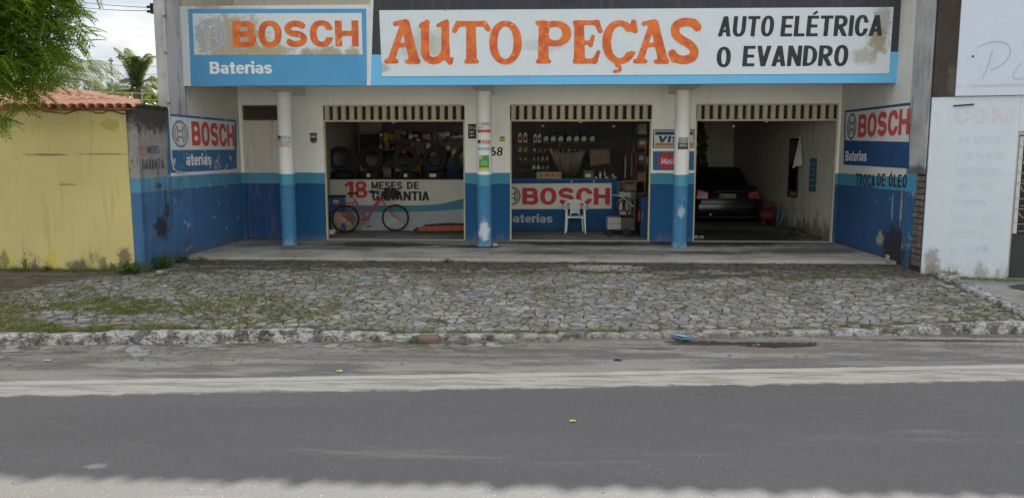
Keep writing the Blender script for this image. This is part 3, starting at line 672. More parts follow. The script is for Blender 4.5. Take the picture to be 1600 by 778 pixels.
while tries < 42000:
    tries += 1
    x = random.uniform(-11, 6.6); y = random.uniform(-8.4, -3.1)
    if y < Yk(x)-.02 or x > Xr(y) or (x < -6.95 and y > -4.4): continue
    n = mno.noise(Vector((x*.8, y*1.1, 1)))+.5*mno.noise(Vector((x*2.4, y*3, 5)))
    left = sm(-1.5, -6.0, x) if x > -6.0 else 1
    left = max(0, min(1, (-2.0-x)/4.0))
    nk = max(0, 1-(y-Yk(x))/2.4)
    dens = .05+.10*max(0, n+.35)+left*(.5+1.6*nk)*max(0, n+.42)+.5*sm(5.0, 6.5, x)*nk*max(0, n+.5)
    if y > -3.22: dens += .5*max(0, n+.35)
    if x < -7.2 and y > -6.2: dens *= .18
    if -3.9 < y < -3.3: dens *= .4
    if random.random() < dens: tuft(x, y, gz(x, y), random.uniform(.02, .07), random.randint(5, 11), random.uniform(.014, .038)+.035*left*nk); cnt += 1
for _ in range(260):       # along the kerb's joints and the foot of the walls
    x = random.uniform(-9, 1); tuft(x, Yk(x)+random.uniform(-.03, .05), gz(x, Yk(x)), .05, 10, random.uniform(.02, .06))
for _ in range(60): x = random.uniform(-2.2, .2); tuft(x, Yk(x)-random.uniform(.18, .4), -.34, .05, 8, .03)
for _ in range(520): x = random.uniform(-11, -7.1); tuft(x, -4.42-abs(random.gauss(0, .07)), gz(x, -4.4), .05, 9, random.uniform(.02, .09))
for _ in range(130): x = random.uniform(6.5, 8.2); tuft(x, -4.12-(x-6.4)*.22-abs(random.gauss(0, .08)), gz(6.3, -4.2)-.02, .05, 8, random.uniform(.02, .04))
gm.build('grass', M_grass, kind='stuff')
# grit and crumbs in the gutter
gr = MB()
for _ in range(1300):
    x = random.uniform(-8, 7); t = random.random()**1.6; y = Yk(x)-.17-t*1.1; s_ = random.uniform(.004, .013)*(1.5 if random.random() < .06 else 1)
    if random.random() < .35: y = random.uniform(-12.6, -8.5); s_ *= .45
    gr.obox((x, y, -.338+s_*.3), s_, s_*random.uniform(.5, 1), s_*.5, Matrix.Rotation(random.uniform(0, 6), 3, 'Z'))
gr.build('gutter_grit', plain('grit', (.19, .18, .16), .95, .5, 3, coord='pos'), kind='stuff')
# loose flat stones left in the gutter on the left
gs = MB(); gc = []
zroad = lambda x, y: -.347
for c, poly in voronoi(-9, 1.2, -9.4, -8.0, .25, .16, .42):
    x, y = c; t = Yk(x)-.2-y
    if t < .02 or t > .55+.2*mno.noise(Vector((x, y, 0))): continue
    if mno.noise(Vector((x*1.5, y*2, 9))) < -.05+t*.4: continue
    stone(gs, c, poly, zroad, gc, .018, .012, .8)
gs.build('gutter_stones', M_stone, tint=gc, kind='stuff')

# ================================================================ THE SHOP BUILDING
XL, XR, FY = -6.97, 6.39, -2.6
shop = thing('shop_building', 'two storey auto parts shop with blue and cream painted front and open bays', 'building', (0, 0, 0))
def bx(name, mat, *b, parent=shop, bevel=0): return MB().box(*b).build(name, mat, parent, bevel=bevel)
OP = [(-5.05, -1.85), (-.84, 2.30), (3.26, 6.34)]
ZL, ZS = 2.70, 3.04
for a, b in [(XL, -6.90), (-5.85, -5.05), (-1.85, -.84), (2.30, 3.26), (6.34, XR)]: bx('facade_wall', M_fac, a, b, 0, .18, 0, ZS)
bx('facade_wall', M_fac, XL, XR, 0, .18, ZS, 3.52)
bx('upper_wall', M_soff, XL, XR, 0, .2, 3.66, 6.9)
bx('soffit_slab', M_soff, XL, XR, -2.48, 0, 3.52, 3.66); bx('soffit_slab', M_soff, XL, XR, 0, 10, 3.52, 3.66)
bx('side_wall', M_left, XL-.18, XL, -2.48, 10, -.4, 6.9); bx('side_wall', M_right, XR, XR+.34, -3.2, 10, -.4, 6.9)
bx('corner_pillar', M_lpil, XL-.18, XL+.002, -3.25, -2.48, -.4, 6.9, bevel=.012)
bx('corner_pillar', M_rpil, XR-.002, XR+.34, -3.88, -3.2, 1.6, 6.9, bevel=.012)
bx('corner_pillar', M_rpilp, XR-.001, XR+.34, -3.6, -3.2, -.4, 1.6)
bx('corner_pillar', M_darkr, XR+.035, XR+.34, -3.86, -3.6, -.4, 1.6)
bx('pillar_face', M_darkr, XR+.02, 6.84, -3.93, -3.885, -.3, 6.9)
z = .02; k = 0
br = []
while z < 1.56:                                        # bare bricks where the render has fallen off
    for y0, y1 in (((-3.85, -3.72), (-3.70, -3.61)) if k % 2 else ((-3.85, -3.61),)):
        j = random.uniform(-.006, .008); bx('brick', M_brick, XR-.004+j, XR+.05, y0, y1-.004, z, z+.088, bevel=.008)
    z += .104; k += 1
# fascia and its painted fields
ztop = 4.715; zb = 3.235
fas = bx('fascia', M_fwhite, XL+.003, XR-.003, FY, FY+.12, zb, ztop)
Yf = FY
panel('y', Yf, [(573.3, 134.2), (579.3, -6), (1413, -10), (1404.6, 130)], .003, M_fdark, fas)
def fpoly(pts, th, mat, off): return panel('y', Yf, pts, th, mat, fas, off=off)
fpoly([(578.3, 134), (575.9, 86), (1407.3, 81.5), (1403.6, 129.8)], .003, M_fblue2, .004)
fpoly([(573.2, 134.2), (579.5, -6), (584, -6), (579.4, 134.2)], .003, M_fwhite, .008)
fpoly([(597.3, 120), (592.8, 17), (1395.5, 12), (1388.5, 115.3)], .012, M_fboard, .008)
# the left panel: blue frame with a white field
fpoly([(298.6, 134), (294.2, 14.8), (572.2, 14.3), (573.4, 134)], .005, M_fblue, .002)
fpoly([(303.6, 86.5), (301.2, 22), (565.2, 21), (566.8, 86)], .004, M_fboard, .009)
def emblem(side, c, u0, u1, v0, v1, mat, parent, off=.006, ghost=False, res=.03):   # ring with an armature inside
    ax = 'y' if side == 'y' else 'x'; d, n = PD[side]; a = at(u0, v1, **{ax: c}); b = at(u1, v1, **{ax: c}); t = at(u0, v0, **{ax: c})
    f = U(g_ring(.5, .5, .5, .5, .09, .09, 2), minus(g_ring(.5, .5, .36, .36, .07, .07, 2), g_box(.36, .64, -1, 2)), g_box(.30, .37, .22, .78), g_box(.63, .70, .22, .78), g_box(.33, .67, .58, .65), g_box(.33, .67, .35, .42))
    vs, fs = march(f, -.03, 1.03, -.03, 1.03, res); return lay(vs, fs, a, d, n, abs((b-a).dot(d)), t.z-a.z, off, 'emblem', mat, parent)
emblem('y', Yf, 308, 356, 29.5, 80, M_greyl, fas, .016, res=.02)
paint_text('BOSCH', 'heavy', 'y', Yf, 365, 561, 34.2, 74.5, M_orange, fas, .016, .02, .10)
paint_text('Baterias', 'bold', 'y', Yf, 328.5, 426, 97, 116, M_white, fas, .011, .03, .05)
paint_text('AUTO', 'cond', 'y', Yf, 1121, 1207, 26.5, 58, M_black, fas, .024, .025, .07, .07)
paint_text('ELÉTRICA', 'cond', 'y', Yf, 1218.5, 1377, 25.8, 58, M_black, fas, .024, .025, .06, .05)
paint_text('O', 'cond', 'y', Yf, 1119, 1141, 74.5, 105.5, M_black, fas, .024, .025)
paint_text('EVANDRO', 'cond', 'y', Yf, 1159, 1323, 72.5, 104.5, M_black, fas, .024, .025, .06, .05)
# AUTO PEÇAS in the fat flared letters, outlined one by one
def A_(dx, sc=1): 
    X = lambda v: dx+v*sc
    return [('s', X(150), 108, X(92), 288, 24, 34), ('s', X(158), 104, X(202), 290, 38, 46), ('c', X(72), 286, X(118), 286, 22, 20), ('c', X(166), 287, X(217), 287, 20, 24), ('c', X(112), 113, X(162), 102, 22, 22), ('s', X(112), 215, X(182), 207, 20, 20)]
DECO = [('A', A_(0), None),
 ('U', [('s', 250, 108, 250, 250, 40, 34), ('c', 230, 123, 260, 103, 18, 20), ('p', [(250, 235), (258, 268), (285, 283), (318, 274), (345, 240)], 34), ('s', 343, 106, 345, 270, 36, 38), ('c', 310, 122, 350, 101, 16, 18), ('c', 346, 262, 366, 290, 30, 22), ('c', 366, 290, 377, 274, 18, 12)], None),
 ('T', [('s', 398, 113, 528, 113, 26, 26), ('c', 387, 144, 402, 112, 24, 24), ('c', 542, 138, 526, 112, 24, 24), ('s', 462, 108, 465, 288, 42, 50), ('c', 440, 288, 490, 288, 18, 18)], None),
 ('O', [('r', 622, 200, 75, 101, 38, 26)], None),
 ('P', [('s', 797, 102, 797, 292, 42, 50), ('c', 770, 287, 824, 287, 18, 18), ('c', 770, 109, 800, 107, 20, 20), ('r', 852, 158, 74, 59, 42, 27)], ('cutleft', 800)),
 ('E', [('s', 962, 102, 964, 290, 44, 52), ('c', 944, 108, 1046, 108, 22, 22), ('c', 1044, 108, 1060, 146, 26, 22), ('s', 970, 200, 1018, 200, 16, 22), ('c', 1026, 172, 1016, 212, 18, 20), ('c', 944, 287, 1036, 284, 22, 24), ('c', 1034, 284, 1052, 243, 26, 18)], None),
 ('Ç', [('r', 1150, 198, 81, 101, 42, 28), ('c', 1214, 106, 1222, 145, 26, 24), ('c', 1206, 248, 1198, 258, 20, 26), ('p', [(1148, 292), (1135, 304), (1150, 312), (1150, 328), (1126, 333)], 15)], ('cutright', 1178)),
 ('A', A_(1150), None),
 ('S', [('p', [(1508, 128), (1492, 112), (1450, 105), (1412, 122), (1408, 158), (1432, 184), (1472, 208), (1494, 238), (1485, 268), (1445, 280), (1408, 270), (1394, 252)], 40), ('c', 1494, 102, 1508, 134, 20, 22), ('c', 1396, 243, 1398, 284, 18, 18)], None)]
def crom(P, n=5):
    o = []; Q = [P[0]]+list(P)+[P[-1]]
    for i in range(1, len(Q)-2):
        for t in [j/n for j in range(n)]:
            o.append(tuple(.5*((2*b)+(c-a)*t+(2*a-5*b+4*c-d)*t*t+(3*b-a-3*c+d)*t**3) for a, b, c, d in zip(Q[i-1], Q[i], Q[i+1], Q[i+2])))
    return o+[P[-1]]
def smin(a, b, k): h = np.clip(.5+.5*(b-a)/k, 0, 1); return b*(1-h)+a*h-k*h*(1-h)
for ch, prims, cut in DECO:
    xs_ = [q for p in prims for q in ([p[1], p[3]] if p[0] in 'sc' else [x for x, y in p[1]] if p[0] == 'p' else [p[1]-p[3], p[1]+p[3]])]
    x0, x1 = min(xs_)-28, max(xs_)+30; y0, y1 = 85, 345
    def F(X, Y, prims=prims, cut=cut):
        r = None
        for p in prims:
            if p[0] == 's': g = g_seg((p[1], p[2]), (p[3], p[4]), p[5], p[6])(X, Y)
            elif p[0] == 'c': g = g_cap((p[1], p[2]), (p[3], p[4]), p[5], p[6])(X, Y)
            elif p[0] == 'p': g = g_path(crom(p[1]), p[2], False)(X, Y)
            else:
                g = g_ring(p[1], p[2], p[3], p[4], p[5], p[6], 2.1)(X, Y)
                if cut and cut[0] == 'cutleft': g = np.maximum(g, cut[1]-X)
                if cut and cut[0] == 'cutright': g = np.maximum(g, -np.maximum.reduce([cut[1]-X, 150-Y, Y-243]))
            r = g if r is None else smin(r, g, 9)
        return r
    vs, fs = march(F, x0, x1, y0, y1, 3.0)
    for mt, off, grow in ((M_orange, .025, 0),):
        mm = MB(); mm.v = [tuple(at(580+a/2.963, b/2.963, y=Yf)+Vector((0, -off, 0))) for a, b in vs]; mm.f = fs; mm.build('lettering', mt, fas, world=True)

# beams, columns
COLX = [-5.57, -1.333, 2.796]
for cx in COLX:
    b = MB(); b.box(cx-.15, cx+.15, FY+.122, -.002, 3.24, 3.518); b.build('soffit_beam', M_soff, shop, bevel=.01)
    c = MB(); prof = [(.163, 0), (.163, .03)]+[(.158+random.uniform(-.003, .003), z_) for z_ in np.linspace(.08, 3.1, 14)]+[(.158, 3.237)]
    c.lathe(prof, (cx, -.995, .001), 32); c.build('column', M_col, shop, smooth=True)
# door with a dark louvre above
door = bx('door', M_door, -6.90, -5.85, .06, .1, .02, 2.70)
bx('door_frame', M_door, -6.90, -6.87, .03, .06, .02, 2.72, parent=shop)
lock = MB().box(-6.03, -5.86, .02, .058, 1.30, 1.44); lock.build('lock', plain('old_iron', (.02, .018, .018), .5), door, bevel=.008)
tl = bx('door_louvre', M_shut, -6.90, -5.85, .10, .14, 2.70, ZS)
bx('louvre_frame', plain('brown_frame', (.12, .09, .07), .7), -6.90, -5.85, .05, .09, 2.70, 2.735, parent=tl); bx('louvre_frame', bpy.data.materials['brown_frame'], -6.90, -5.85, .05, .09, 3.0, ZS-.003, parent=tl)
for i in range(26): x = -6.88+i*.04; bx('slat', bpy.data.materials['brown_frame'], x, x+.014, .062, .098, 2.737, 2.998, parent=tl)
# slatted transoms over the three bays
for k, (a, b) in enumerate(OP):
    g = bx('transom', M_shut, a, b, .13, .17, ZL, ZS-.002)
    M_sl = M_slat
    bx('rail', M_slat, a, b, .01, .12, ZL-.035, ZL+.006, parent=g, bevel=.004); bx('rail', M_slat, a, b, .02, .12, ZS-.028, ZS-.003, parent=g)
    n = 17; p = (b-a-.03)/n
    for i in range(n):
        x = a+.02+i*p+random.uniform(-.004, .004)
        s_ = MB(); s_.prism([(x, .10), (x+.012, .045), (x+.055, .03), (x+.098, .045), (x+.115, .10)], ZL+.008, ZS-.03, 'xy'); s_.build('slat', M_slat, g)
    bx('guide_rail', M_slat, a+.002, a+.035, .02, .10, 0.003, ZL-.037, parent=shop); bx('guide_rail', M_slat, b-.035, b-.002, .02, .10, 0.003, ZL-.037, parent=shop)
    bx('threshold', plain('threshold_concrete%d' % k, (.34, .335, .31), .85, .2, 7, coord='pos'), a, b, -.05, .05, .001, .022, parent=shop, bevel=.006)
    for q in (.5,): s_ = MB(); s_.box((a+b)/2-.03, (a+b)/2+.03, 0, .04, ZL-.07, ZL-.04); s_.build('latch', M_slat, g)
# interior shells
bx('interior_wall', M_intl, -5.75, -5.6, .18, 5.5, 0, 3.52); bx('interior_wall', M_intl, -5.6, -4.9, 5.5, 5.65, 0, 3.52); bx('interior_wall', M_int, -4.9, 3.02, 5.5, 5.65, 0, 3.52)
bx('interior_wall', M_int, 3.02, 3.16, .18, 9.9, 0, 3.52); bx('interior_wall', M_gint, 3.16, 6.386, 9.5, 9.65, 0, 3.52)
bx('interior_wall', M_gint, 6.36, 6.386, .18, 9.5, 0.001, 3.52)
M_beam = plain('blue_beam_paint', (.05, .09, .18), .8, coord='pos')
bx('ceiling_beam', M_beam, 3.17, 6.355, 2.2, 2.4, 3.05, 3.3); bx('ceiling_beam', M_beam, -.9, .15, 1.6, 1.7, 2.86, 3.0)
# tiled roof with a wavy eave that throws the scalloped shade on the road
rf = MB(); n = 520; x0, x1 = -8.2, 7.4
for z_ in (0, -.045):
    for i in range(n+1):
        x = x0+(x1-x0)*i/n; kk = int((x-x0)/.235); w_ = (.052+.02*math.sin(kk*2.3)+.012*math.sin(kk*5.1))*abs(math.sin(PI*(x-x0)/.235))
        for y, dz in ((-3.42, 0), (2, 1.0), (10, .6)): rf.v.append((x, y+(.02*math.sin(x*13)+.015*math.sin(x*5.1) if y < 0 else 0), 6.80+w_+dz+z_))
K = (n+1)*3
for i in range(n):
    for j in range(2):
        a = i*3+j; rf.f += [(a, a+3, a+4, a+1), (K+a, K+a+1, K+a+4, K+a+3)]
    a = i*3; rf.f += [(a, K+a, K+a+3, a+3), (a+2, a+5, K+a+5, K+a+2)]
rf.f += [(0, 1, K+1, K), (1, 2, K+2, K+1), (n*3, K+n*3, K+n*3+1, n*3+1), (n*3+1, K+n*3+1, K+n*3+2, n*3+2)]
rf.build('roof', M_terra, shop)
for k in range(40):                                     # roof battens' ends are hidden; a plain rear wall closes the house
    break
bx('rear_wall', M_int, XL, XR, 10, 10.2, 0, 6.9)

# ---- painted signs on the two side walls
def wsign(name, label, side, c, outer, white, blue, mb, logo, bosch, bat, lm):
    s_ = thing(name, label, 'painted sign', tuple(at(outer[0][0], outer[0][1], x=c)))
    panel(side, c, outer, .003, mb, s_, 'border', .003); panel(side, c, white, .003, M_swhite, s_, 'white_field', .007); panel(side, c, blue, .003, mb, s_, 'blue_field', .007)
    return s_
ls = wsign('wall_sign', 'weathered battery sign flaking off the left side wall beside the grey door', 'l', XL,
   [(261.5, 272), (261.5, 177.6), (369, 187.6), (369.5, 264)], [(266, 234.5), (266, 182), (366, 191), (366, 234)], [(266.3, 269.4), (266, 235.8), (367, 235), (367, 262)], M_sblue, 0, 0, 0, 0)
panel('l', XL, [(266, 276), (266, 270.4), (370.5, 264.6), (370.5, 268.5)], .003, M_swhite, ls, 'white_strip', .007)
emblem('l', XL, 269, 294, 187, 231, M_ghost, ls, .013)
paint_text('BOSCH', 'heavy', 'l', XL, 299.5, 366, 189.5, 227.5, M_redl2, ls, .013, .03, .08)
paint_text('aterias', 'bold', 'l', XL, 290, 330, 240, 259, M_white, ls, .013, .03, .05)
rs_ = wsign('wall_sign', 'battery sign in clean red letters on the right side wall above the oil change lettering', 'r', XR,
   [(1318.5, 257.3), (1320.3, 173.2), (1423, 160.5), (1420.5, 263.5)], [(1321.6, 219.5), (1322.4, 176.3), (1422, 165), (1420.6, 222)], [(1320, 256), (1321.5, 221), (1420, 223.2), (1419.6, 262.3)], M_sblue2, 0, 0, 0, 0)
emblem('r', XR, 1323.5, 1338, 178.5, 219, M_dgrey, rs_, .013)
paint_text('BOSCH', 'heavy', 'r', XR, 1341, 1421, 180, 215, M_redl2, rs_, .013, .03, .08)
paint_text('Baterias', 'bold', 'r', XR, 1321.6, 1355, 236, 251.5, M_white, rs_, .013, .03, .05)
paint_text('TROCA', 'brush', 'r', XR, 1337, 1367, 271, 290.5, M_black, shop, .006, .04, .12); paint_text('DE', 'brush', 'r', XR, 1370.5, 1383, 271, 290.5, M_black, shop, .006, .04, .12); paint_text('ÓLEO', 'brush', 'r', XR, 1388.5, 1417, 272, 291, M_black, shop, .006, .04, .12)
# low wall between the shop and the yellow wall
low = thing('boundary_wall', 'blackened low wall with blue base joining the shop to the yellow wall', 'wall', (-7.06, -3.8, 0))
MB().box(XL-.18, XL, -4.38, -3.252, -.4, 2.75).build('wall_body', M_low, low, world=True, bevel=.01)
for i in range(9): y = -4.33+i*.12; rock('coping_rubble', (.0, y+3.8, 2.76), .2, .14, .05+.03*random.random(), M_darkr, low, seed=80+i, sub=2)
M_rbr = paintmat('faint_red_brush', (.45, .16, .13), (.3, .28, .27), .7, ((.2, .2, .2), .6)); M_bbr = paintmat('blue_black_brush', (.05, .06, .10), (.2, .2, .2), .4, ((.3, .3, .3), .64))
paint_text('18', 'thin', 'l', XL, 219.5, 230, 226, 243, M_rbr, low, .005, .05); paint_text('MESES', 'brush', 'l', XL, 230.5, 249, 228, 240, M_bbr, low, .005, .05)
paint_text('GARANTIA', 'brush', 'l', XL, 222, 257, 249, 265, M_bbr, low, .005, .05)

# ---- signs on the facade piers and stickers on the columns
def plate(name, label, cat, u0, u1, v0, v1, y, mat, th=.006, group=None, off=.003):
    a = at(u0, v1, y=y-off); b = at(u1, v0, y=y-off)
    t = thing(name, label, cat, ((a.x+b.x)/2, y, a.z), group=group); MB().box(a.x, b.x, a.y-th, a.y, a.z, b.z).build('plate', mat, t, world=True); return t
flat = lambda n, c, r=.6: plain(n, c, r, .08, 10, coord='pos')
M_navy = flat('navy_sign_paint', (.015, .06, .17)); M_gold = flat('ochre_sign_paint', (.42, .25, .06)); M_cw = flat('cream_white', (.64, .64, .58)); M_red = flat('sign_red', (.42, .045, .05)); M_bl2 = flat('sign_blue', (.025, .12, .30))
def strip(side, y, u0, u1, v0, v1, mat, parent, off, name='stripe', th=.003):
    return panel('y', y, [(u0, v1), (u0, v0), (u1, v0), (u1, v1)], th, mat, parent, name, off)
vs_ = plate('card_sign', 'white sign with blue and gold stripes behind the right column', 'sign', 1020, 1085.5, 202.5, 231.5, 0, M_navy)
strip('y', 0, 1022, 1083.6, 204.5, 230, M_cw, vs_, .010); strip('y', 0, 1023.5, 1082.5, 206, 211.2, M_navy, vs_, .014); strip('y', 0, 1023.5, 1082.5, 223.5, 228.5, M_gold, vs_, .014)
paint_text('VISA', 'bold', 'y', 0, 1027, 1078, 212.6, 222.6, M_navy, vs_, .014, .04, .06, .2)
ms = plate('card_sign', 'blue sign with red disc and white lettering behind the right column', 'sign', 1019.5, 1085.2, 236, 267, 0, M_cw)
strip('y', 0, 1020.3, 1084.2, 236.8, 266, M_bl2, ms, .010)
def disc(u, v, rpx, y, mat, parent, off, n=28, name='disc'):
    c = at(u, v, y=y); r = at(u+rpx, v, y=y).x-c.x; mm = MB(); mm.prism([(c.x+r*math.cos(2*PI*i/n), c.z+r*math.sin(2*PI*i/n)) for i in range(n)], y-off-.003, y-off); return mm.build(name, mat, parent, world=True)
disc(1041, 251.5, 13.6, 0, M_red, ms, .014); paint_text('Master', 'thin', 'y', 0, 1032.5, 1062, 247, 256.5, M_white, ms, .019, .05, .06, .15)
ur = plate('poster', 'small black notice with yellow heading on the pier left of the middle column', 'poster', 731.5, 744, 194, 217, 0, flat('black_notice', (.018, .018, .02)))
paint_text('Ursa', 'thin', 'y', 0, 733, 743.5, 197, 202.5, flat('notice_yellow', (.6, .5, .08)), ur, .011, .07); paint_text('aqui', 'thin', 'y', 0, 733.5, 740.5, 204.5, 208, M_white, ur, .011, .09); paint_text('tem', 'thin', 'y', 0, 734, 740.5, 210, 213.5, M_white, ur, .011, .09)
yb = plate('alarm_plate', 'tiny yellow plate with black top above the house number', 'sign', 780.5, 789, 215.5, 221.5, 0, flat('alarm_yellow', (.5, .4, .05)))
strip('y', 0, 781.5, 788.2, 213.8, 215.6, M_dark, yb, .004)
paint_text('368', 'bold', 'y', 0, 755, 784.8, 230.5, 243.5, flat('number_black', (.02, .02, .022)), shop, .006, .04, .08, .12)
# shield shaped number badge
c0 = at(490, 215.5, y=0); sh = [(-.085, .09), (-.07, .115), (-.03, .10), (0, .118), (.03, .10), (.07, .115), (.085, .09), (.072, .02), (.085, -.05), (.06, -.10), (0, -.125), (-.06, -.10), (-.085, -.05), (-.072, .02)]
bd = thing('shield_badge', 'dark shield shaped badge on the cream pier right of the left column', 'badge', (c0.x, 0, c0.z))
MB().prism(sh, -.010, -.002).build('shield', flat('badge_black', (.035, .035, .05)), bd); MB().prism([(a*.8, b*.8) for a, b in sh], -.013, -.0105).build('rim', flat('badge_grey', (.24, .24, .26)), bd); MB().prism([(a*.68, b*.68) for a, b in sh], -.016, -.0135).build('face', flat('badge_black2', (.03, .03, .045)), bd)
MB().box(-.05, .05, -.019, -.0165, .0, .045).build('band', flat('badge_white', (.5, .5, .5)), bd); 
# curved stickers on the columns
def csticker(cx, z0, z1, a0, a1, mat, parent, r=.1625, name='sheet', n=8):
    m = MB(); 
    for i in range(n+1):
        a = math.radians(-90+a0+(a1-a0)*i/n)
        for z_ in (z0, z1):
            for rr in (r, r+.003): m.v.append((cx+rr*math.cos(a), -.995+rr*math.sin(a), z_))
    for i in range(n): a = i*4; m.f += [(a+1, a+5, a+7, a+3), (a, a+2, a+6, a+4), (a, a+4, a+5, a+1), (a+2, a+3, a+7, a+6)]
    m.f += [(0, 1, 3, 2), (n*4, n*4+2, n*4+3, n*4+1)]
    return m.build(name, mat, parent, world=True)
def ctext(s, sty, cx, z0, z1, a0, a1, mat, parent, r=.167, res=.07):
    vs, fs, W = text_mb(s, sty, res, .1); m = MB()
    for x, z_ in vs: a = math.radians(-90+a0+(a1-a0)*x/W); m.v.append((cx+r*math.cos(a), -.995+r*math.sin(a), z0+z_*(z1-z0)))
    m.f = fs; return m.build('lettering', mat, parent, world=True)
def zc(v): return at(757, v, y=-1.155).z
M_stk = flat('sticker_white', (.66, .67, .66)); M_cy = flat('sticker_cyan', (.12, .42, .55)); M_sr = flat('sticker_red', (.55, .08, .07)); M_bk = flat('sticker_black', (.03, .03, .032)); M_gn = flat('sticker_green', (.08, .28, .06)); M_ye = flat('sticker_yellow', (.55, .55, .10))
def stk(label, cx, v): return thing('sticker', label, 'sticker', (cx, -1.16, zc(v)), group='stickers on the columns')
s1 = stk('two line sticker with blue and red lettering on the left column', COLX[0], 228)
csticker(COLX[0], zc(228.5), zc(211.5), -58, 62, M_stk, s1); csticker(COLX[0], zc(215.7), zc(212), -56, -18, M_bk, s1, .166); csticker(COLX[0], zc(219.3), zc(216.3), -56, -18, flat('sticker_olive', (.28, .26, .05)), s1, .166)
ctext('VIVA+', 'bold', COLX[0], zc(219), zc(212.5), -14, 56, M_cy, s1); ctext('LUIZ MAR', 'thin', COLX[0], zc(223.4), zc(220.2), -45, 55, M_sr, s1); ctext('NASCE', 'thin', COLX[0], zc(227.7), zc(224.4), -25, 40, M_sr, s1); csticker(COLX[0], zc(229.2), zc(228.6), -58, 62, M_bk, s1, .166)
s2 = stk('white and red banded sticker topmost on the middle column', COLX[1], 207)
csticker(COLX[1], zc(207.5), zc(191), -52, 62, M_stk, s2); csticker(COLX[1], zc(207), zc(203), -50, 60, M_sr, s2, .166); ctext('O PRADO', 'thin', COLX[1], zc(194.8), zc(192), -15, 45, M_bk, s2); csticker(COLX[1], zc(195.6), zc(195.1), -20, 55, M_sr, s2, .166); ctext('FINANCEIRA', 'thin', COLX[1], zc(200.5), zc(198), -46, 8, flat('sticker_grey', (.3, .3, .3)), s2)
s3 = stk('sticker with red lettering beside a black square on the middle column', COLX[1], 226)
csticker(COLX[1], zc(226.3), zc(218), -50, 62, M_stk, s3); csticker(COLX[1], zc(224), zc(219), -46, -20, M_bk, s3, .166); ctext('VIVA+', 'bold', COLX[1], zc(225), zc(219.3), -12, 58, M_sr, s3)
s4 = stk('narrow pale blue strip sticker on the middle column', COLX[1], 235)
csticker(COLX[1], zc(234.8), zc(230.8), -50, 62, M_cy, s4); ctext('LUIZ MARI', 'thin', COLX[1], zc(234.3), zc(231.4), -30, 50, M_stk, s4)
s5 = stk('square green leaflet taped low on the middle column', COLX[1], 267)
csticker(COLX[1], zc(267), zc(243), -36, 42, M_gn, s5); csticker(COLX[1], zc(266.5), zc(262.5), -34, 40, M_ye, s5, .166); csticker(COLX[1], zc(249.5), zc(243.6), -34, -10, flat('leaflet_pale', (.35, .5, .3)), s5, .166); csticker(COLX[1], zc(258.5), zc(251), -20, 30, flat('leaflet_mid', (.16, .42, .12)), s5, .166)
s6 = stk('grey and black notice stuck on the right column', COLX[2], 234)
csticker(COLX[2], zc(233.8), zc(221.5), -38, 40, flat('notice_dark', (.05, .07, .075)), s6); csticker(COLX[2], zc(220.8), zc(215.5), -32, 36, flat('notice_grey', (.16, .16, .16)), s6); ctext('TEMOS', 'thin', COLX[2], zc(219.6), zc(216.6), -24, 28, M_stk, s6); ctext('PEDIDO', 'thin', COLX[2], zc(224.5), zc(222), -28, 30, M_stk, s6); ctext('RAPIDO', 'thin', COLX[2], zc(229.3), zc(226.3), -24, 28, M_stk, s6)

# pipe down the left pillar's edge
pp = MB(); pp.tube([(XL+.02, -3.27, 6.8), (XL+.02, -3.27, 3.4), (XL+.02, -3.265, 1.85), (XL+.022, -3.2, 1.66), (XL+.025, -3.05, 1.60), (XL+.025, -2.8, 1.59)], .014, 8)
pw = thing('downpipe', 'thin white pipe running down the edge of the left corner pillar', 'pipe', (XL+.02, -3.27, 1.6)); pp.build('pipe', flat('pipe_white', (.5, .5, .5)), pw, world=True, smooth=True)
for z_ in (2.85, 3.75, 4.4): MB().box(XL+.001, XL+.04, -3.30, -3.24, z_, z_+.03).build('clip', M_metal, pw, world=True)

# ================================================================ YELLOW WALL AND ITS TILED ROOF
yw = thing('yellow_wall', 'long stained yellow wall with a cracked top edge left of the shop', 'wall', (-10.5, -4.3, 0))
m = MB(); nx, nz_ = 120, 40
for j in range(nz_+1):
    for i in range(nx+1):
        x = -14+(6.85)*i/nx; zz = -.4+3.06*j/nz_; m.v.append((x, -4.38+.008*mno.noise(Vector((x*1.5, 0, zz*1.5)))-(.02 if zz > 2.47+.03*mno.noise(Vector((x*2.5, 0, 3))) and x < -7.45 else 0), zz))
for j in range(nz_):
    for i in range(nx): a = j*(nx+1)+i; m.f.append((a, a+1, a+nx+2, a+nx+1))
m.add([(-14, -4.37, -.4), (-7.15, -4.37, -.4), (-7.15, -4.37, 2.66), (-14, -4.37, 2.66), (-14, -4.2, -.4), (-7.15, -4.2, -.4), (-7.15, -4.2, 2.66), (-14, -4.2, 2.66)], [(4, 7, 6, 5), (3, 2, 6, 7), (0, 4, 5, 1), (0, 3, 7, 4), (1, 5, 6, 2)])
m.build('wall_body', M_yel, yw, world=True, smooth=True)
cr_ = MB(); ck = plain('crack_shadow', (.07, .055, .02), .95, coord='pos')
pts = [at(u, v, y=-4.403) for u, v in [(66, 173), (80, 175), (95, 177.5), (104, 178), (116, 174.5), (128, 172), (140, 174), (150, 176.5), (160, 177), (170, 174), (180, 175.5), (190, 177), (205, 178)]]
cr_.tube([tuple(p+Vector((0, 0, random.uniform(-.012, .012)))) for p in pts], [.006+.006*random.random() for _ in pts], 5); cr_.build('crack', ck, yw, world=True)
tr = thing('tiled_roof', 'low terracotta tiled roof sloping up behind the yellow wall', 'roof', (-8.5, -4.2, 2.66))
def hipz(x): return 2.70+.165*max(0, min(1.9, (-6.98-x)))+.05
SL = .30
tile_me = None
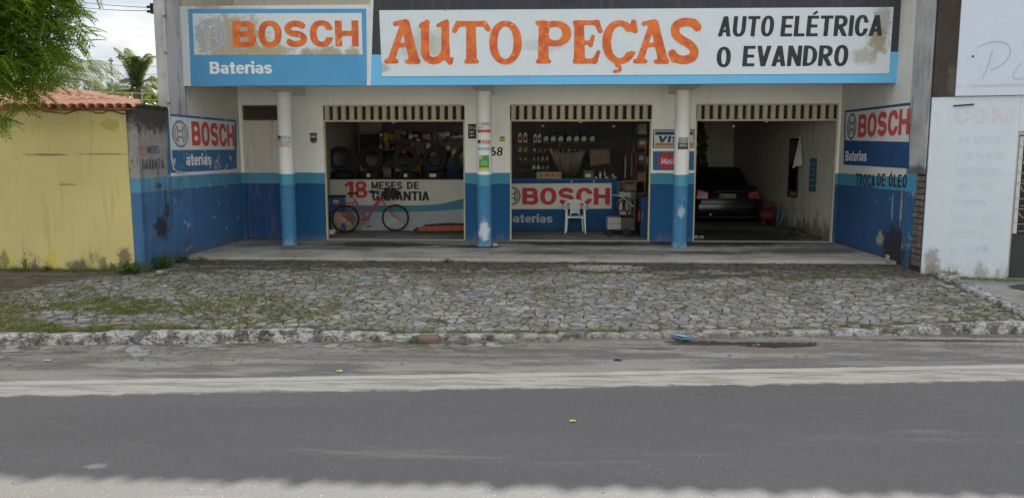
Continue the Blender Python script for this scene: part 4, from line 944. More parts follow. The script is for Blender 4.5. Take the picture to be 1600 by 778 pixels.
def tile(x, y, z, ln, slope, parent, up=True, r=.085, name='roof_tile', rz=0):
    m = MB(); n = 7
    for t, rr in ((0, r), (1, r*.82)):
        for i in range(n):
            a = PI*i/(n-1); sgn = 1 if up else -1
            for th in (0, .014): m.v.append((math.cos(a)*(rr+th*sgn*0+th), ln*t, sgn*(math.sin(a)*(rr*.75+th))))
    for i in range(n-1):
        a = i*2; b = n*2+i*2; m.f += [(a+1, a+3, b+3, b+1), (a, b, b+2, a+2), (a, a+2, a+3, a+1), (b, b+1, b+3, b+2)]
    m.f += [(0, 1, n*2+1, n*2), (n*2-2, n*4-2, n*4-1, n*2-1)]
    m.move(Matrix.Translation((x, y, z))@Matrix.Rotation(rz, 4, 'Z')@Matrix.Rotation(slope, 4, 'X')); return m.build(name, M_terra, parent, world=True)
x = -7.05
while x > -11.5:
    y = -4.47+random.uniform(-.02, .02); z_ = 2.70
    top = hipz(x); k = 0
    while z_ < top+.02 and k < 4:
        L = min(.42, (top-z_)/math.sin(SL)+.12); tile(x, y, z_+.02+random.uniform(-.006, .006), L, SL, tr); 
        y += .34*math.cos(SL); z_ += .34*math.sin(SL); k += 1
    x -= .165+random.uniform(-.01, .01)
MB().add([(-11.6, -4.45, 2.69), (-6.99, -4.45, 2.69), (-7.0, -4.2, 2.74), (-8.9, -3.5, 3.0), (-11.6, -3.5, 3.0), (-11.6, -3.5, 2.69), (-6.99, -3.5, 2.69)], [(0, 1, 2, 3, 4), (0, 4, 5), (0, 5, 6, 1), (1, 6, 2), (2, 6, 3), (3, 6, 5, 4)]).build('roof_base', M_terra, tr, world=True)
for i in range(9):
    t = i/8; x = -7.0-t*1.95; m = MB(); a = Vector((x, -4.28+t*.72, hipz(x)+.0)); b = Vector((x-.29, -4.28+(t+.15)*.72, hipz(x-.29)+.015))
    m.tube([a, b], [.085, .07], 8); m.build('ridge_tile', plain('mortared_ridge%d' % i, (.66, .42, .32), .9, .25, 6, coord='pos') if i == 0 else bpy.data.materials['mortared_ridge0'], tr, world=True, smooth=True)

# ================================================================ NEIGHBOUR ON THE RIGHT
nb = thing('white_building', 'white washed neighbouring building with faded lettering and a barred door', 'building', (6.4, -3.96, -.05), rz=-.225)
MB().box(0, 1.30, 0, .25, -.3, 2.93).build('wall', M_rend, nb, bevel=.01)
MB().box(2.6, 6, 0, .25, -.3, 2.93).build('wall', M_rend, nb); MB().box(1.30, 2.6, 0, .25, 2.36, 2.93).build('wall', M_rend, nb)
MB().box(.33, 6, -.04, .25, 2.935, 7).build('upper_wall', M_rend2, nb, bevel=.01); MB().box(-.02, 6, .255, 6, -.3, 7).build('house_body', M_rend2, nb)
MB().box(-.0, .331, -.015, .25, 2.935, 7).build('upper_edge', M_darkr, nb)
dr = MB().box(1.30, 2.6, .16, .2, -.1, .66).build('door_sheet', plain('black_sheet_metal', (.025, .027, .03), .55, coord='pos'), nb)
MB().box(1.30, 2.6, .19, .22, .66, 2.36).build('door_dark', M_dark, nb)
dg = MB(); dg.box(1.30, 1.345, .08, .12, -.05, 2.36); dg.box(1.345, 2.6, .08, .12, 2.30, 2.36); dg.build('door_frame', M_metal, nb)
MB().box(1.36, 1.42, .10, .13, .68, 2.28).build('door_stile', flat('pale_frame', (.5, .5, .5)), nb)
gg = MB()
for r in range(4):
    cz = .88+r*.42; cx = 1.62
    for a in range(8):
        t = a*PI/4; gg.tube(bez([(cx, .09, cz), (cx+.22*math.cos(t+.4), .09, cz+.22*math.sin(t+.4)), (cx+.26*math.cos(t), .09, cz+.22*math.sin(t))], 5), .006, 4)
    gg.tube([(1.30, .085, cz+.21), (2.6, .085, cz+.21)], .007, 4)
gg.build('door_grille', M_metal, nb)
# faded writing on the wall
M_fad = paintmat('faded_blue_writing', (.42, .52, .64), (.50, .56, .62), .6, ((.50, .56, .62), .52)); M_fad2 = paintmat('faded_pink_writing', (.50, .48, .53), (.50, .56, .62), .5, ((.50, .56, .62), .56)); M_pen = paintmat('faded_grey_stroke', (.40, .42, .50), (.47, .52, .60), .7)
def ntext(s, sty, x, z_, w_, h, mat, off=.004):
    vs, fs, W = text_mb(s, sty, .06, .14); m = MB(); m.v = [(x+a*w_/W, -off, z_+b*h) for a, b in vs]; m.f = fs; m.build('lettering', mat, nb)
for i, (s, w_) in enumerate([('ALUGO', .62), ('CASAS', .70), ('MENSAL', .72), ('TEL 98', .55), ('DIARIA', .5), ('SALAO', .7), ('FESTA', .52), ('E CIA', .6)]): ntext(s, 'thin', .42, 2.18-i*.262, w_, .12, M_fad)
ntext('CONF', 'brush', .35, 2.5, .9, .24, M_fad2)
pn = MB(); pn.tube(bez([(.62, -.046, 3.72), (.95, -.046, 3.95), (1.35, -.046, 3.70), (1.0, -.046, 3.38), (.82, -.046, 3.36)], 14), .006, 4); pn.tube(bez([(.83, -.046, 3.66), (.78, -.046, 3.4), (.70, -.046, 3.18)], 6), .006, 4); pn.tube(bez([(1.25, -.046, 3.45), (1.0, -.046, 3.15), (1.25, -.046, 3.14), (1.45, -.046, 3.28)], 10), .005, 4); pn.build('faded_stroke', M_pen, nb)
MB().tube([(.32, -.01, 2.78), (.62, -.03, 2.80)], .012, 6).build('iron_bracket', M_dark, nb)
MB().lathe([(.016, 0), (.016, .012)], (.55, -.052, 3.57), 10, 'y').build('bolt_hole', M_dark, nb)
MB().lathe([(.05, 0), (.05, .012)], (1.58, -.052, 3.17), 12, 'y').build('rust_spot', plain('rust', (.35, .12, .06), .9), nb)

# ================================================================ INSIDE THE TYRE BAY
C1 = 2.24
ct = thing('tyre_counter', 'long white counter front lettered in red and black with a blue swoosh', 'counter', (-3.6, C1, 0))
M_cf = wallmat('counter_front_paint', (.56, .56, .50), .07, streak=.15, grime=(.3, .29, .25)); M_cfb = flat('counter_teal', (.07, .22, .32), .8); M_cfg = flat('counter_pale_grey', (.33, .38, .40), .8)
MB().box(-5.58, -1.6, C1, C1+.12, .002, 1.30).build('front_panel', M_cf, ct, world=True); MB().box(-5.59, -1.6, C1-.02, C1+.7, 1.303, 1.335).build('worktop', plain('counter_top_black', (.02, .02, .02), .6), ct, world=True)
panel('y', C1, [(500, 361), (500, 331), (640, 331), (680, 330), (705, 328), (740, 325), (740, 361)], .002, M_cfg, ct, 'lower_band', .002)
panel('y', C1, [(500, 331), (500, 321), (640, 321), (672, 320.4), (695, 317.5), (712, 313.6), (735, 307), (740, 325), (705, 328), (680, 330), (640, 331)], .002, M_cfb, ct, 'swoosh', .006)
paint_text('18', 'heavy', 'y', C1, 538, 574, 283.5, 309, M_redl, ct, .011, .03, .1)
paint_text('MESES', 'bold', 'y', C1, 580.5, 629, 284, 295.5, M_black, ct, .011, .03, .08); paint_text('DE', 'bold', 'y', C1, 636, 655, 284, 295.5, M_black, ct, .011, .03, .1)
paint_text('GARANTIA', 'bold', 'y', C1, 581.5, 671, 299, 313.3, M_black, ct, .011, .03, .06)
def tyre_mb(R, w_, n=28):
    r = R*.60; p = [(r, -w_*.36), (r+.012, -w_*.44), (R*.82, -w_*.5), (R*.94, -w_*.46), (R*.99, -w_*.36)]
    for k in range(-2, 3):
        y = k*w_*.15; p += [(R, y-w_*.06), (R, y+w_*.05), (R-.012, y+w_*.055), (R-.012, y+w_*.085)]
    p += [(R*.99, w_*.36), (R*.94, w_*.46), (R*.82, w_*.5), (r+.012, w_*.44), (r, w_*.36)]
    return MB().lathe(p, (0, 0, 0), n, 'y', close=True)
ordn = ['first', 'second', 'third', 'fourth', 'fifth', 'sixth', 'seventh', 'eighth', 'ninth']
stand = [(531, .325), (580, .33), (634, .33), (680, .325), (729, .33)]
for i, (u, R) in enumerate(stand):
    x = at(u, 250, y=C1+.3).x
    lt = thing('tyre', 'tyre lying flat on the tyre counter, %s in the row under the upright tyres' % ordn[i], 'tyre', (x+.03*(-1)**i, C1+.36, 1.336), group='tyres lying on the tyre counter')
    t_ = tyre_mb(R*.98, .165); t_.move(Matrix.Translation((0, 0, .0835))@Matrix.Rotation(PI/2, 4, 'X')); t_.build('rubber_ring', M_rub, lt, smooth=True)
    if i > 0:
        MB().box(-.03-(i == 3)*.05, .05+(i == 3)*.04, -R-.012, -R-.004+.002, .03, .03+.085).build('paper_label', M_paper, lt)
    st_ = thing('tyre', 'tyre standing upright on the tyre counter, %s from the left' % ordn[i], 'tyre', (x, C1+.34+.02*(i % 2), 1.504), rz=.12*(-1)**i, group='tyres standing on the tyre counter')
    tyre_mb(R, .18, 40).move(Matrix.Translation((0, 0, R))).build('rubber_ring', M_rub, st_, smooth=True)
PALB = {'brown': (.16, .085, .05), 'dark red': (.14, .03, .03), 'grey': (.13, .13, .13), 'yellow': (.42, .26, .05), 'black': (.02, .02, .022), 'white': (.4, .4, .38), 'blue': (.03, .07, .17), 'orange': (.35, .12, .03), 'tan': (.3, .2, .12)}
MPB = {k: plain('carton_'+k.replace(' ', '_'), v, .85, .2, 6) for k, v in PALB.items()}
def carton(label, x, y, z_, w_, d, h, colr, rz=0, lab=True, cat='box', name='carton', group=None):
    t = thing(name, label, cat, (x, y, z_), rz, group); MB().box(-w_/2, w_/2, -d/2, d/2, 0, h).build('body', MPB[colr], t, bevel=.004)
    if lab: MB().box(-w_*.32, w_*.3, -d/2-.004, -d/2-.001, h*.35, h*.7).build('paper_label', M_paper if lab is True else MPB[lab], t)
    MB().box(-w_*.5-.002, w_*.5+.002, -.02, .02, h+.0005, h+.003).build('tape', MPB['tan'], t); return t
def shelfunit(name, label, x0, x1, y, d, zs, h, mat):
    t = thing(name, label, 'shelf', ((x0+x1)/2, y, 0))
    for px in (x0, (x0+x1)/2, x1):
        for yy in (y-d/2, y+d/2-.03): MB().box(px-.018, px+.018, yy, yy+.03, .002, h).build('post', mat, t, world=True)
    for q in zs: MB().box(x0-.02, x1+.02, y-d/2-.003, y+d/2+.003, q-.025, q).build('board', mat, t, world=True)
    return t
M_shm = plain('shelf_steel', (.07, .07, .08), .6, metal=.3)
shelfunit('shelf_unit', 'dark steel shelves behind the row of tyres', -4.9, -1.4, 5.1, .5, [.5, 1.25, 1.85, 2.35], 2.5, M_shm)
rr = random.Random(3); kinds = list(PALB)
for k, (z_, nm) in enumerate([(1.25, 'lower'), (1.85, 'middle'), (2.35, 'upper')]):
    x = -4.8; i = 0
    while x < -1.6 and i < 9:
        w_ = rr.uniform(.22, .42); h = rr.uniform(.2, .42) if z_ < 2.2 else rr.uniform(.18, .3); c_ = rr.choice(kinds)
        carton('%s box on the %s shelf behind the tyres, %s from the left' % (c_, nm, ordn[i]), x+w_/2, 5.05, z_+.001, w_, .3, h, c_, rr.uniform(-.1, .1), rr.random() < .6, group='boxes on the shelves behind the tyres'); x += w_+rr.uniform(.02, .14); i += 1
# a few things standing higher and further forward, as on the left of the bay
carton('black case hung high on the back wall of the tyre bay', -5.0, 4.3, 1.95, .5, .3, .55, 'black', .1, False, 'case', 'wall_case')
MB().box(-5.3, -4.6, 4.15, 4.5, 1.92, 1.945).build('wall_shelf', M_shm); tag(bpy.data.objects['wall_shelf'], 'short dark shelf holding the black case in the tyre bay', 'shelf')
ord20 = ordn+['tenth', 'eleventh', 'twelfth', 'thirteenth', 'fourteenth', 'fifteenth', 'sixteenth', 'seventeenth']
for k in range(34):                                     # small goods hung and stacked at the back of the bay
    u = 566+(k % 17)*9.6+rr.uniform(-2, 2); v = (218, 240)[k//17]+rr.uniform(-6, 6); p_ = at(u, v, y=4.55); c_ = rr.choice(['grey', 'white', 'yellow', 'dark red', 'brown', 'orange', 'black', 'tan', 'grey']); h = rr.uniform(.10, .26)
    t = thing('hanging_packet', '%s packet hung in the tyre bay, %s of the %s row from the left' % (c_, ord20[k % 17], ('upper', 'lower')[k//17]), 'packet', (p_.x, 4.55, p_.z), rr.uniform(-.3, .3), 'packets hung at the back of the tyre bay')
    MB().box(-.06, .06, -.02, .02, 0, h).build('card', MPB[c_], t, bevel=.006); MB().box(-.045, .045, -.026, -.021, h*.3, h*.7).build('paper_label', rr.choice([M_paper, MPB['grey'], MPB['yellow']]), t); MB().tube([(0, 0, h), (0, .02, h+.05), (0, .12, h+.06)], .004, 4).build('hook', M_metal, t)
for z_ in (2.02, 2.32): MB().tube([(-4.9, 4.66, z_+.05), (-1.5, 4.66, z_+.05)], .012, 6).build('hanging_rail', M_metal)
for i_, o_ in enumerate([o_ for o_ in bpy.data.objects if o_.name.startswith('hanging_rail')]): tag(o_, ('lower', 'upper')[i_]+' steel rail carrying hung packets at the back of the tyre bay', 'rail')
# trolley jack
a = at(646, 362, y=1.8); b = at(727, 361, y=1.5)
jk = thing('trolley_jack', 'long orange trolley jack lying on the floor before the white counter', 'jack', (a.x, 1.72, 0))
M_or = plain('jack_orange', (.36, .07, .025), .6, .2, 8, dirt=((.05, .04, .035), .5, .7))
m = MB(); m.prism([(.06, .05), (.25, .16), (.9, .20), (1.5, .19), (1.7, .12), (1.7, .06), (.2, .04)], -.12, .12, 'xz'); m.build('jack_body', M_or, jk, bevel=.02)
m = MB(); m.prism([(.28, .19), (.9, .235), (1.45, .22), (1.45, .205), (.9, .20)], -.14, .14, 'xz'); m.build('arm', M_dark, jk)
for x in (.1, 1.35):
    for y in (-.15, .12): MB().lathe([(.055, 0), (.06, .008), (.06, .03), (.055, .04)], (x, y-.01, .062), 14, 'y').build('wheel', M_dark, jk, smooth=True)
MB().tube([(1.6, -.05, .12), (2.0, -.03, .12)], .02, 8).build('handle', M_metal, jk)
# things heaped behind the bicycle
hx = at(520, 350, y=1.9).x
carton('crumpled brown carton behind the rear wheel of the bicycle', hx+.22, 1.95, .002, .52, .3, .50, 'tan', .2, False)
cb = thing('blue_crate', 'blue plastic crate with a yellow sticker stacked beside the counter', 'crate', (hx+.05, 1.98, .505)); MB().box(-.25, .22, -.17, .17, 0, .36).build('body', plain('crate_blue', (.02, .12, .35), .5), cb, bevel=.01); MB().box(-.0, .14, -.178, -.172, .2, .3).build('sticker', M_ye, cb)
MB().box(-.27, .24, -.19, .19, .362, .40).build('lid', MPB['black'], cb)
tag(rock('fabric_heap', (hx+.10, 1.90, .10), .5, .2, .24, MPB['blue'], seed=21), 'dark blue cloth heap on the floor behind the rear bicycle wheel', 'cloth')
tag(rock('rag', (at(519, 365, y=1.25).x, 1.25, .055), .14, .12, .12, M_plast, seed=22), 'small crumpled white rag by the left jamb of the tyre bay', 'rag')

# ---- bicycle
rh = at(540, 341.8, y=1.62); fh = at(617.8, 337.5, y=1.98)
ang = math.atan2(1.98-1.62, fh.x-rh.x); BL = math.hypot(fh.x-rh.x, .36)
bk = thing('bicycle', 'red ladies bicycle with rear rack and black basket leaning by the counter', 'bicycle', (rh.x, 1.62, 0), ang)
M_bred = plain('bicycle_red', (.42, .025, .04), .4, .1, 8, spec=.5); M_chr = plain('dull_chrome', (.45, .45, .45), .3, metal=.9); RW = .345
def bwheel(x):
    wlo = thing_part('wheel', bk, (x, 0, RW))
    MB().lathe([(RW-.024+.025*math.cos(a), .024*math.sin(a)) for a in [2*PI*i/8 for i in range(8)]], (0, 0, 0), 44, 'y', close=True).build('tyre', M_rub, wlo, smooth=True)
    MB().lathe([(RW-.045, -.011), (RW-.036, -.014), (RW-.036, .014), (RW-.045, .011)], (0, 0, 0), 44, 'y', close=True).build('rim', plain('rim_sandy%d' % (x > .5), (.30, .22, .16) if x < .5 else (.4, .4, .4), .45), wlo, smooth=True)
    sp = MB()
    for i in range(28):
        a = 2*PI*i/28; s_ = (-1)**i*.02; sp.tube([(.02*math.cos(a+.8*(-1)**(i//2)), s_, .02*math.sin(a+.8*(-1)**(i//2))), ((RW-.045)*math.cos(a), 0, (RW-.045)*math.sin(a))], .0017, 3, caps=False)
    sp.build('spokes', M_chr, wlo); MB().lathe([(.018, -.045), (.026, -.03), (.014, -.02), (.014, .02), (.026, .03), (.018, .045)], (0, 0, 0), 10, 'y').build('hub', M_chr, wlo, smooth=True)
def thing_part(name, parent, loc):
    o = bpy.data.objects.new(name, None); COL.objects.link(o); o.parent = parent; o.location = loc; o.empty_display_size = .05; return o
bwheel(0); bwheel(BL)
H = (BL-.36, RW+.52); HB = (BL-.30, RW+.42); BBk = (.50, RW-.04); ST = (.22, RW+.50)
fr = MB(); T = lambda p, y=0: (p[0], y, p[1])
fr.tube([T(H), T(HB)], .025, 8); fr.tube([T((H[0]+.01, H[1]-.03)), T(BBk)], .021, 8); fr.tube([T(ST), T(BBk)], .019, 8)
fr.tube(bez([T((H[0], H[1]-.01)), T((H[0]-.22, H[1]-.28)), T((.55, RW+.16)), T((.40, RW+.17))], 10), .018, 8)
for y in (-.04, .04): fr.tube([T((ST[0]+.01, ST[1]-.06), y*.4), T((0, RW), y*1.3)], .009, 6); fr.tube([T(BBk, y*.6), T((0, RW), y*1.3)], .010, 6)
fr.lathe([(.028, -.035), (.028, .035)], T(BBk), 10, 'y'); fr.build('frame', M_bred, bk, smooth=True)
fk = MB()
for y in (-.05, .05): fk.tube(bez([T(HB, y*.6), T((BL-.17, RW+.2), y), T((BL-.04, RW+.04), y), T((BL, RW), y)], 8), [.014]*5+[.011]*4, 7)
fk.tube([T(HB, -.035), T(HB, .035)], .02, 8); fk.build('fork', M_bred, bk, smooth=True)
rk = MB(); rk.tube([T((ST[0]-.02, ST[1]-.10), -.05), T((-.36, ST[1]-.10), -.05), T((-.40, ST[1]-.12), 0), T((-.36, ST[1]-.10), .05), T((ST[0]-.02, ST[1]-.10), .05)], .008, 6)
for y in (-.05, .05): rk.tube([T((-.26, ST[1]-.10), y), T((0, RW), y)], .007, 6)
for x in (-.25, -.1, .05): rk.tube([T((x, ST[1]-.10), -.05), T((x, ST[1]-.10), .05)], .006, 5)
rk.build('rear_rack', M_bred, bk, smooth=True)
fd = MB(); A0 = [math.radians(a) for a in range(-5, 186, 10)]
for a0, a1 in zip(A0[:-1], A0[1:]):
    q = [((RW+.03)*math.cos(a), (RW+.03)*math.sin(a)) for a in (a0, a1)]; fd.add([(q[0][0], -.028, RW+q[0][1]), (q[1][0], -.028, RW+q[1][1]), (q[1][0]*1.02, 0, RW+q[1][1]*1.02), (q[0][0]*1.02, 0, RW+q[0][1]*1.02), (q[1][0], .028, RW+q[1][1]), (q[0][0], .028, RW+q[0][1])], [(0, 1, 2, 3), (3, 2, 4, 5)])
fd.build('mudguard', M_bred, bk)
sd_ = MB(); sd_.prism([(-.13, 0), (-.14, .035), (-.08, .062), (.02, .05), (.14, .045), (.145, .03), (.03, .01)], -.055, .055, 'xz'); sd_.move(Matrix.Translation((ST[0]-.03, 0, ST[1]+.10))); sd_.build('saddle', M_dark, bk, bevel=.015, smooth=True)
MB().tube([T(ST), T((ST[0]-.03, ST[1]+.11))], .013, 8).build('seat_post', M_chr, bk)
hb = MB(); hb.tube([T(H), T((H[0]-.04, H[1]+.14))], .012, 8); q = (H[0]-.04, H[1]+.14)
hb.tube(bez([(q[0]-.20, -.28, q[1]+.0), (q[0]+.04, -.27, q[1]+.06), (q[0]+.06, -.1, q[1]+.0), (q[0]+.02, 0, q[1]), (q[0]+.06, .1, q[1]), (q[0]+.04, .27, q[1]+.06), (q[0]-.20, .28, q[1])], 16), .011, 7); hb.build('handlebar', M_chr, bk, smooth=True)
for y in (-.28, .28): MB().tube([(q[0]-.24, y, q[1]-.005), (q[0]-.12, y*.99, q[1]+.02)], .017, 8).build('grip', M_dark, bk)
bs = MB(); bs.lathe([(.13, 0), (.17, .12), (.185, .24), (.175, .24), (.16, .12), (.12, .01)], (0, 0, 0), 12, 'z', close=False); bs.move(Matrix.Translation((H[0]+.24, 0, H[1]-.02))@Matrix.Rotation(.12, 4, 'Y')); bs.build('basket', plain('basket_black', (.03, .03, .034), .7), bk)
cg = MB(); cg.lathe([(.092, -.045), (.10, -.042), (.10, -.036), (.092, -.033)], T(BBk), 26, 'y', close=True)
for a in range(5): t = a*2*PI/5; cg.tube([(BBk[0], -.04, BBk[1]), (BBk[0]+.095*math.cos(t), -.04, BBk[1]+.095*math.sin(t))], .006, 4)
cg.build('chainring', M_dark, bk); ck_ = MB(); ck_.tube([(BBk[0], -.04, BBk[1]+.095), (0, -.035, RW+.035)], .004, 4); ck_.tube([(BBk[0], -.04, BBk[1]-.095), (0, -.035, RW-.035)], .004, 4); ck_.build('chain', M_dark, bk)
for sgn in (1, -1): MB().tube([(BBk[0], -.055*sgn, BBk[1]), (BBk[0]+.06*sgn, -.06*sgn, BBk[1]-.15*sgn)], .009, 6).build('crank', M_chr, bk); MB().box(BBk[0]+.06*sgn-.045, BBk[0]+.06*sgn+.045, -.06*sgn, -.15*sgn, BBk[1]-.15*sgn-.012, BBk[1]-.15*sgn+.012).build('pedal', M_dark, bk)
MB().tube([(.42, .05, .30), (.36, .20, .01)], .008, 6).build('kickstand', M_chr, bk)

# ================================================================ OIL AND BATTERY BAY
C2 = 2.27
c2 = thing('battery_counter', 'blue counter front with red battery lettering behind the plastic chair', 'counter', (.4, C2, 0))
M_cb = wallmat('counter_blue_paint', (.02, .09, .21), .1, streak=.1, grime=(.03, .04, .06), low=(0, .25, (.02, .03, .05), .5), chips=((.4, .42, .44), 8, .80))
MB().box(-1.05, 1.74, C2, C2+.12, .002, 1.30).build('front_panel', M_cb, c2, world=True); MB().box(-1.05, 1.76, C2-.015, C2+.6, 1.303, 1.33).build('worktop', M_bl2, c2, world=True)
MB().box(1.745, 1.86, C2+.02, C2+1.3, .002, 1.27).build('end_panel', flat('teal_panel', (.03, .13, .17)), c2, world=True)
panel('y', C2, [(780, 327), (780, 287.2), (955.6, 286.2), (955.6, 326.2)], .003, M_cw, c2, 'white_field', .002)
paint_text('BOSCH', 'heavy', 'y', C2, 816, 953, 293.6, 319.6, M_redl, c2, .009, .025, .10); emblem('y', C2, 787, 813.5, 292.3, 320, M_dgrey, c2, .009)
paint_text('Baterias', 'bold', 'y', C2, 789, 863.5, 334.5, 347.5, M_greyl, c2, .004, .03, .06)
for u in (893, 928): c0 = at(u, 283.5, y=C2-.016); MB().lathe([(.022, 0), (.022, .004)], (c0.x, C2-.022, c0.z), 12, 'y').build('round_sticker', M_stk, c2, world=True)
tc2 = thing('side_bench', 'wooden bench end with tan top beside the blue counter', 'bench', (2.05, 2.4, 0)); MB().box(1.87, 2.30, 2.42, 3.4, 1.24, 1.28).build('bench_top', MPB['tan'], tc2, world=True)
for x in (1.90, 2.22): MB().box(x, x+.05, 2.45, 2.5, .002, 1.24).build('leg', MPB['tan'], tc2, world=True)
MB().box(1.955, 2.215, 2.46, 2.475, .2, 1.2).build('front_board', plain('greyed_wood', (.24, .22, .18), .9), tc2, world=True)
# bottle shelves
shelfunit('bottle_shelf', 'dark shelves of oil bottles behind the battery counter', -.93, 1.55, 4.15, .3, [.9, 1.3, 1.52, 1.76, 2.0, 2.27], 2.3, M_shm)
def bottle_proto(kind):
    cols = {'white': ((.78, .78, .78), (.30, .08, .08)), 'green': ((.03, .10, .06), (.50, .66, .42)), 'dark': ((.02, .03, .035), (.20, .22, .20)), 'red': ((.5, .04, .04), (.4, .35, .3)), 'olive': ((.22, .20, .05), (.32, .30, .12)), 'lime': ((.10, .22, .08), (.5, .6, .45))}
    b, l = cols[kind]; return plain('bottle_'+kind, b, .35, .05), plain('bottle_label_'+kind, l, .6, .2, 20)
BM = {k: bottle_proto(k) for k in ('white', 'green', 'dark', 'red', 'olive', 'lime')}
protos = {}
def bottle(kind, u, v, w_, h, label, y=4.1, group='oil bottles on the back shelves'):
    p = at(u, v, y=y); zs = [.9, 1.3, 1.52, 1.76, 2.0, 2.27]; z_ = min(zs, key=lambda q: abs(q-p.z))+.001; key = (kind, round(w_, 2), round(h, 2))
    if key in protos: return dup(protos[key], (p.x, y, z_), None, label)
    t = thing('bottle', label, 'bottle', (p.x, y, z_), group=group); a, l = BM[kind]; r = w_/2; m = MB()
    for hh, sx in [(0, .92), (.02, 1), (h*.66, 1), (h*.80, .72), (h*.86, .34), (h*.93, .32)]:
        k = 12; m.v += [(math.copysign(abs(math.cos(2*PI*i/k))**.6, math.cos(2*PI*i/k))*r*sx+(r*.18 if hh > h*.75 else 0), math.copysign(abs(math.sin(2*PI*i/k))**.6, math.sin(2*PI*i/k))*r*.55*sx, hh) for i in range(k)]
    for j in range(5):
        for i in range(12): a_ = j*12+i; b_ = j*12+(i+1) % 12; m.f.append((a_, b_, b_+12, a_+12))
    m.f += [tuple(range(12))[::-1], tuple(60+i for i in range(12))]
    m.build('body', a, t, smooth=True); MB().lathe([(r*.36, h*.93), (r*.36, h)], (r*.18, 0, 0), 10).build('cap', BM['dark'][0] if kind != 'dark' else l, t)
    MB().prism([(-r*.75, h*.15), (r*.75, h*.15), (r*.75, h*.5), (r*.2, h*.66), (-r*.75, h*.45)], -r*.6-.002, -r*.6+.001, 'xz').build('label', l, t); protos[key] = t; return t
for i, u in enumerate((812.5, 820.5)): bottle('white', u, 222, .11, .30, 'tall white bottle on the top left shelf, %s of two' % ordn[i], group='oil bottles on the back shelves')
for i, u in enumerate((836, 843)): bottle('white', u, 222, .10, .25, 'smaller white bottle on the top shelf, %s of two beside the green ones' % ordn[i])
for i, u in enumerate((853, 864.5, 876, 889, 900.5, 912, 925)): bottle('green', u, 222, .175, .27, 'dark green oil bottle with pale label on the top shelf, %s from the left' % ordn[i])
for i, u in enumerate((812.5, 820.5)): bottle('olive', u, 238, .12, .19, 'olive yellow can below the tall white bottles, %s of two' % ordn[i])
for i, u in enumerate((813, 821)): bottle('dark', u, 252, .11, .16, 'dark bottle with pale label on the middle left shelf, %s of two' % ordn[i])
for i, u in enumerate((835, 843, 852, 861, 870, 880, 889, 898, 907)): bottle(('red', 'dark')[i % 3 > 0], u, 237, .09, .15, '%s small can on the second shelf, %s from the left of its row' % (('red', 'dark')[i % 3 > 0], ordn[i]))
for i, u in enumerate((834, 841, 848, 855)): bottle(('dark', 'dark', 'red', 'red')[i], u, 251, .09, .19, '%s bottle left of the hanging banner, %s in its row' % (('dark', 'dark', 'red', 'red')[i], ordn[i]))
for i, u in enumerate((834, 841, 848, 855)): bottle(('lime', 'lime', 'dark', 'dark')[i], u, 266, .10, .18, '%s bottle just above the lettered carton, %s in its row' % (('lime green', 'lime green', 'dark', 'dark')[i], ordn[i]))
# hanging banner and mat
def cloth(name, label, cat, pts, y, mat, fold, nx=26, nz_=18, sag=0, ph=0):
    P = [at(u, v, y=y) for u, v in pts]; m = MB()      # tl, tr, br, bl
    for j in range(nz_+1):
        for i in range(nx+1):
            s_, t = i/nx, j/nz_; p = (P[0]*(1-s_)+P[1]*s_)*(1-t)+(P[3]*(1-s_)+P[2]*s_)*t
            d = math.sin((s_-.5)*14/(1.25-t*.8)+ph)*fold*(.25+t)+math.sin(s_*31+t*4)*fold*.3
            m.v.append((p.x, p.y+d, p.z-sag*(4*s_*(1-s_))*(1-t)+ (abs(s_-.5)*2)**1.5*sag*2.4*t))
    for j in range(nz_):
        for i in range(nx): a = j*(nx+1)+i; m.f.append((a, a+1, a+nx+2, a+nx+1))
    o = m.build(name, mat, smooth=True); md = o.modifiers.new('thick', 'SOLIDIFY'); md.thickness = .004; return tag(o, label, cat)
M_ban = plain('banner_cloth', (.21, .19, .16), .8, .35, 3, coord='pos', dirt=((.35, .13, .09), .56, .5))
cloth('hanging_banner', 'crumpled grey banner hung by two corners before the bottle shelves', 'banner', [(859, 235.5), (916, 235.5), (902, 279), (873, 277)], 3.4, M_ban, .09, 34, 20, sag=.05, ph=.8)
m_ = plain('printed_mat', (.22, .20, .16), .9, .3, 6, coord='pos', dirt=((.28, .09, .06), .46, .8))
cloth('hanging_mat', 'stiff brown printed sheet hanging right of the grey banner', 'sheet', [(920.5, 234), (953, 233), (954, 256), (923, 260)], 3.35, m_, .012, 12, 8)
pb = at(838.5, 277.6, y=C2+.16); pb2 = at(877, 277.6, y=C2+.16); bxn = thing('lettered_carton', 'tan battery carton with red lettering lying on the blue counter', 'box', ((pb.x+pb2.x)/2, C2+.2, 1.331)); hw = (pb2.x-pb.x)/2
MB().box(-hw, hw, -.08, .1, 0, .165).build('body', plain('carton_straw', (.42, .33, .17), .85), bxn, bevel=.004)
vs, fs, W = text_mb('BOSCH', 'heavy', .05, .1); m = MB(); m.v = [(-hw*.30+x*hw*1.22/W, -.083, .04+z_*.09) for x, z_ in vs]; m.f = fs; m.build('lettering', M_redl, bxn)
f = MB(); vs, fs = march(U(g_ring(.5, .5, .5, .5, .14, .14, 2), g_box(.3, .7, .4, .6)), -.05, 1.05, -.05, 1.05, .08); f.v = [(-hw*.85+x*.11, -.083, .03+z_*.11) for x, z_ in vs]; f.f = fs; f.build('emblem', M_dgrey, bxn)
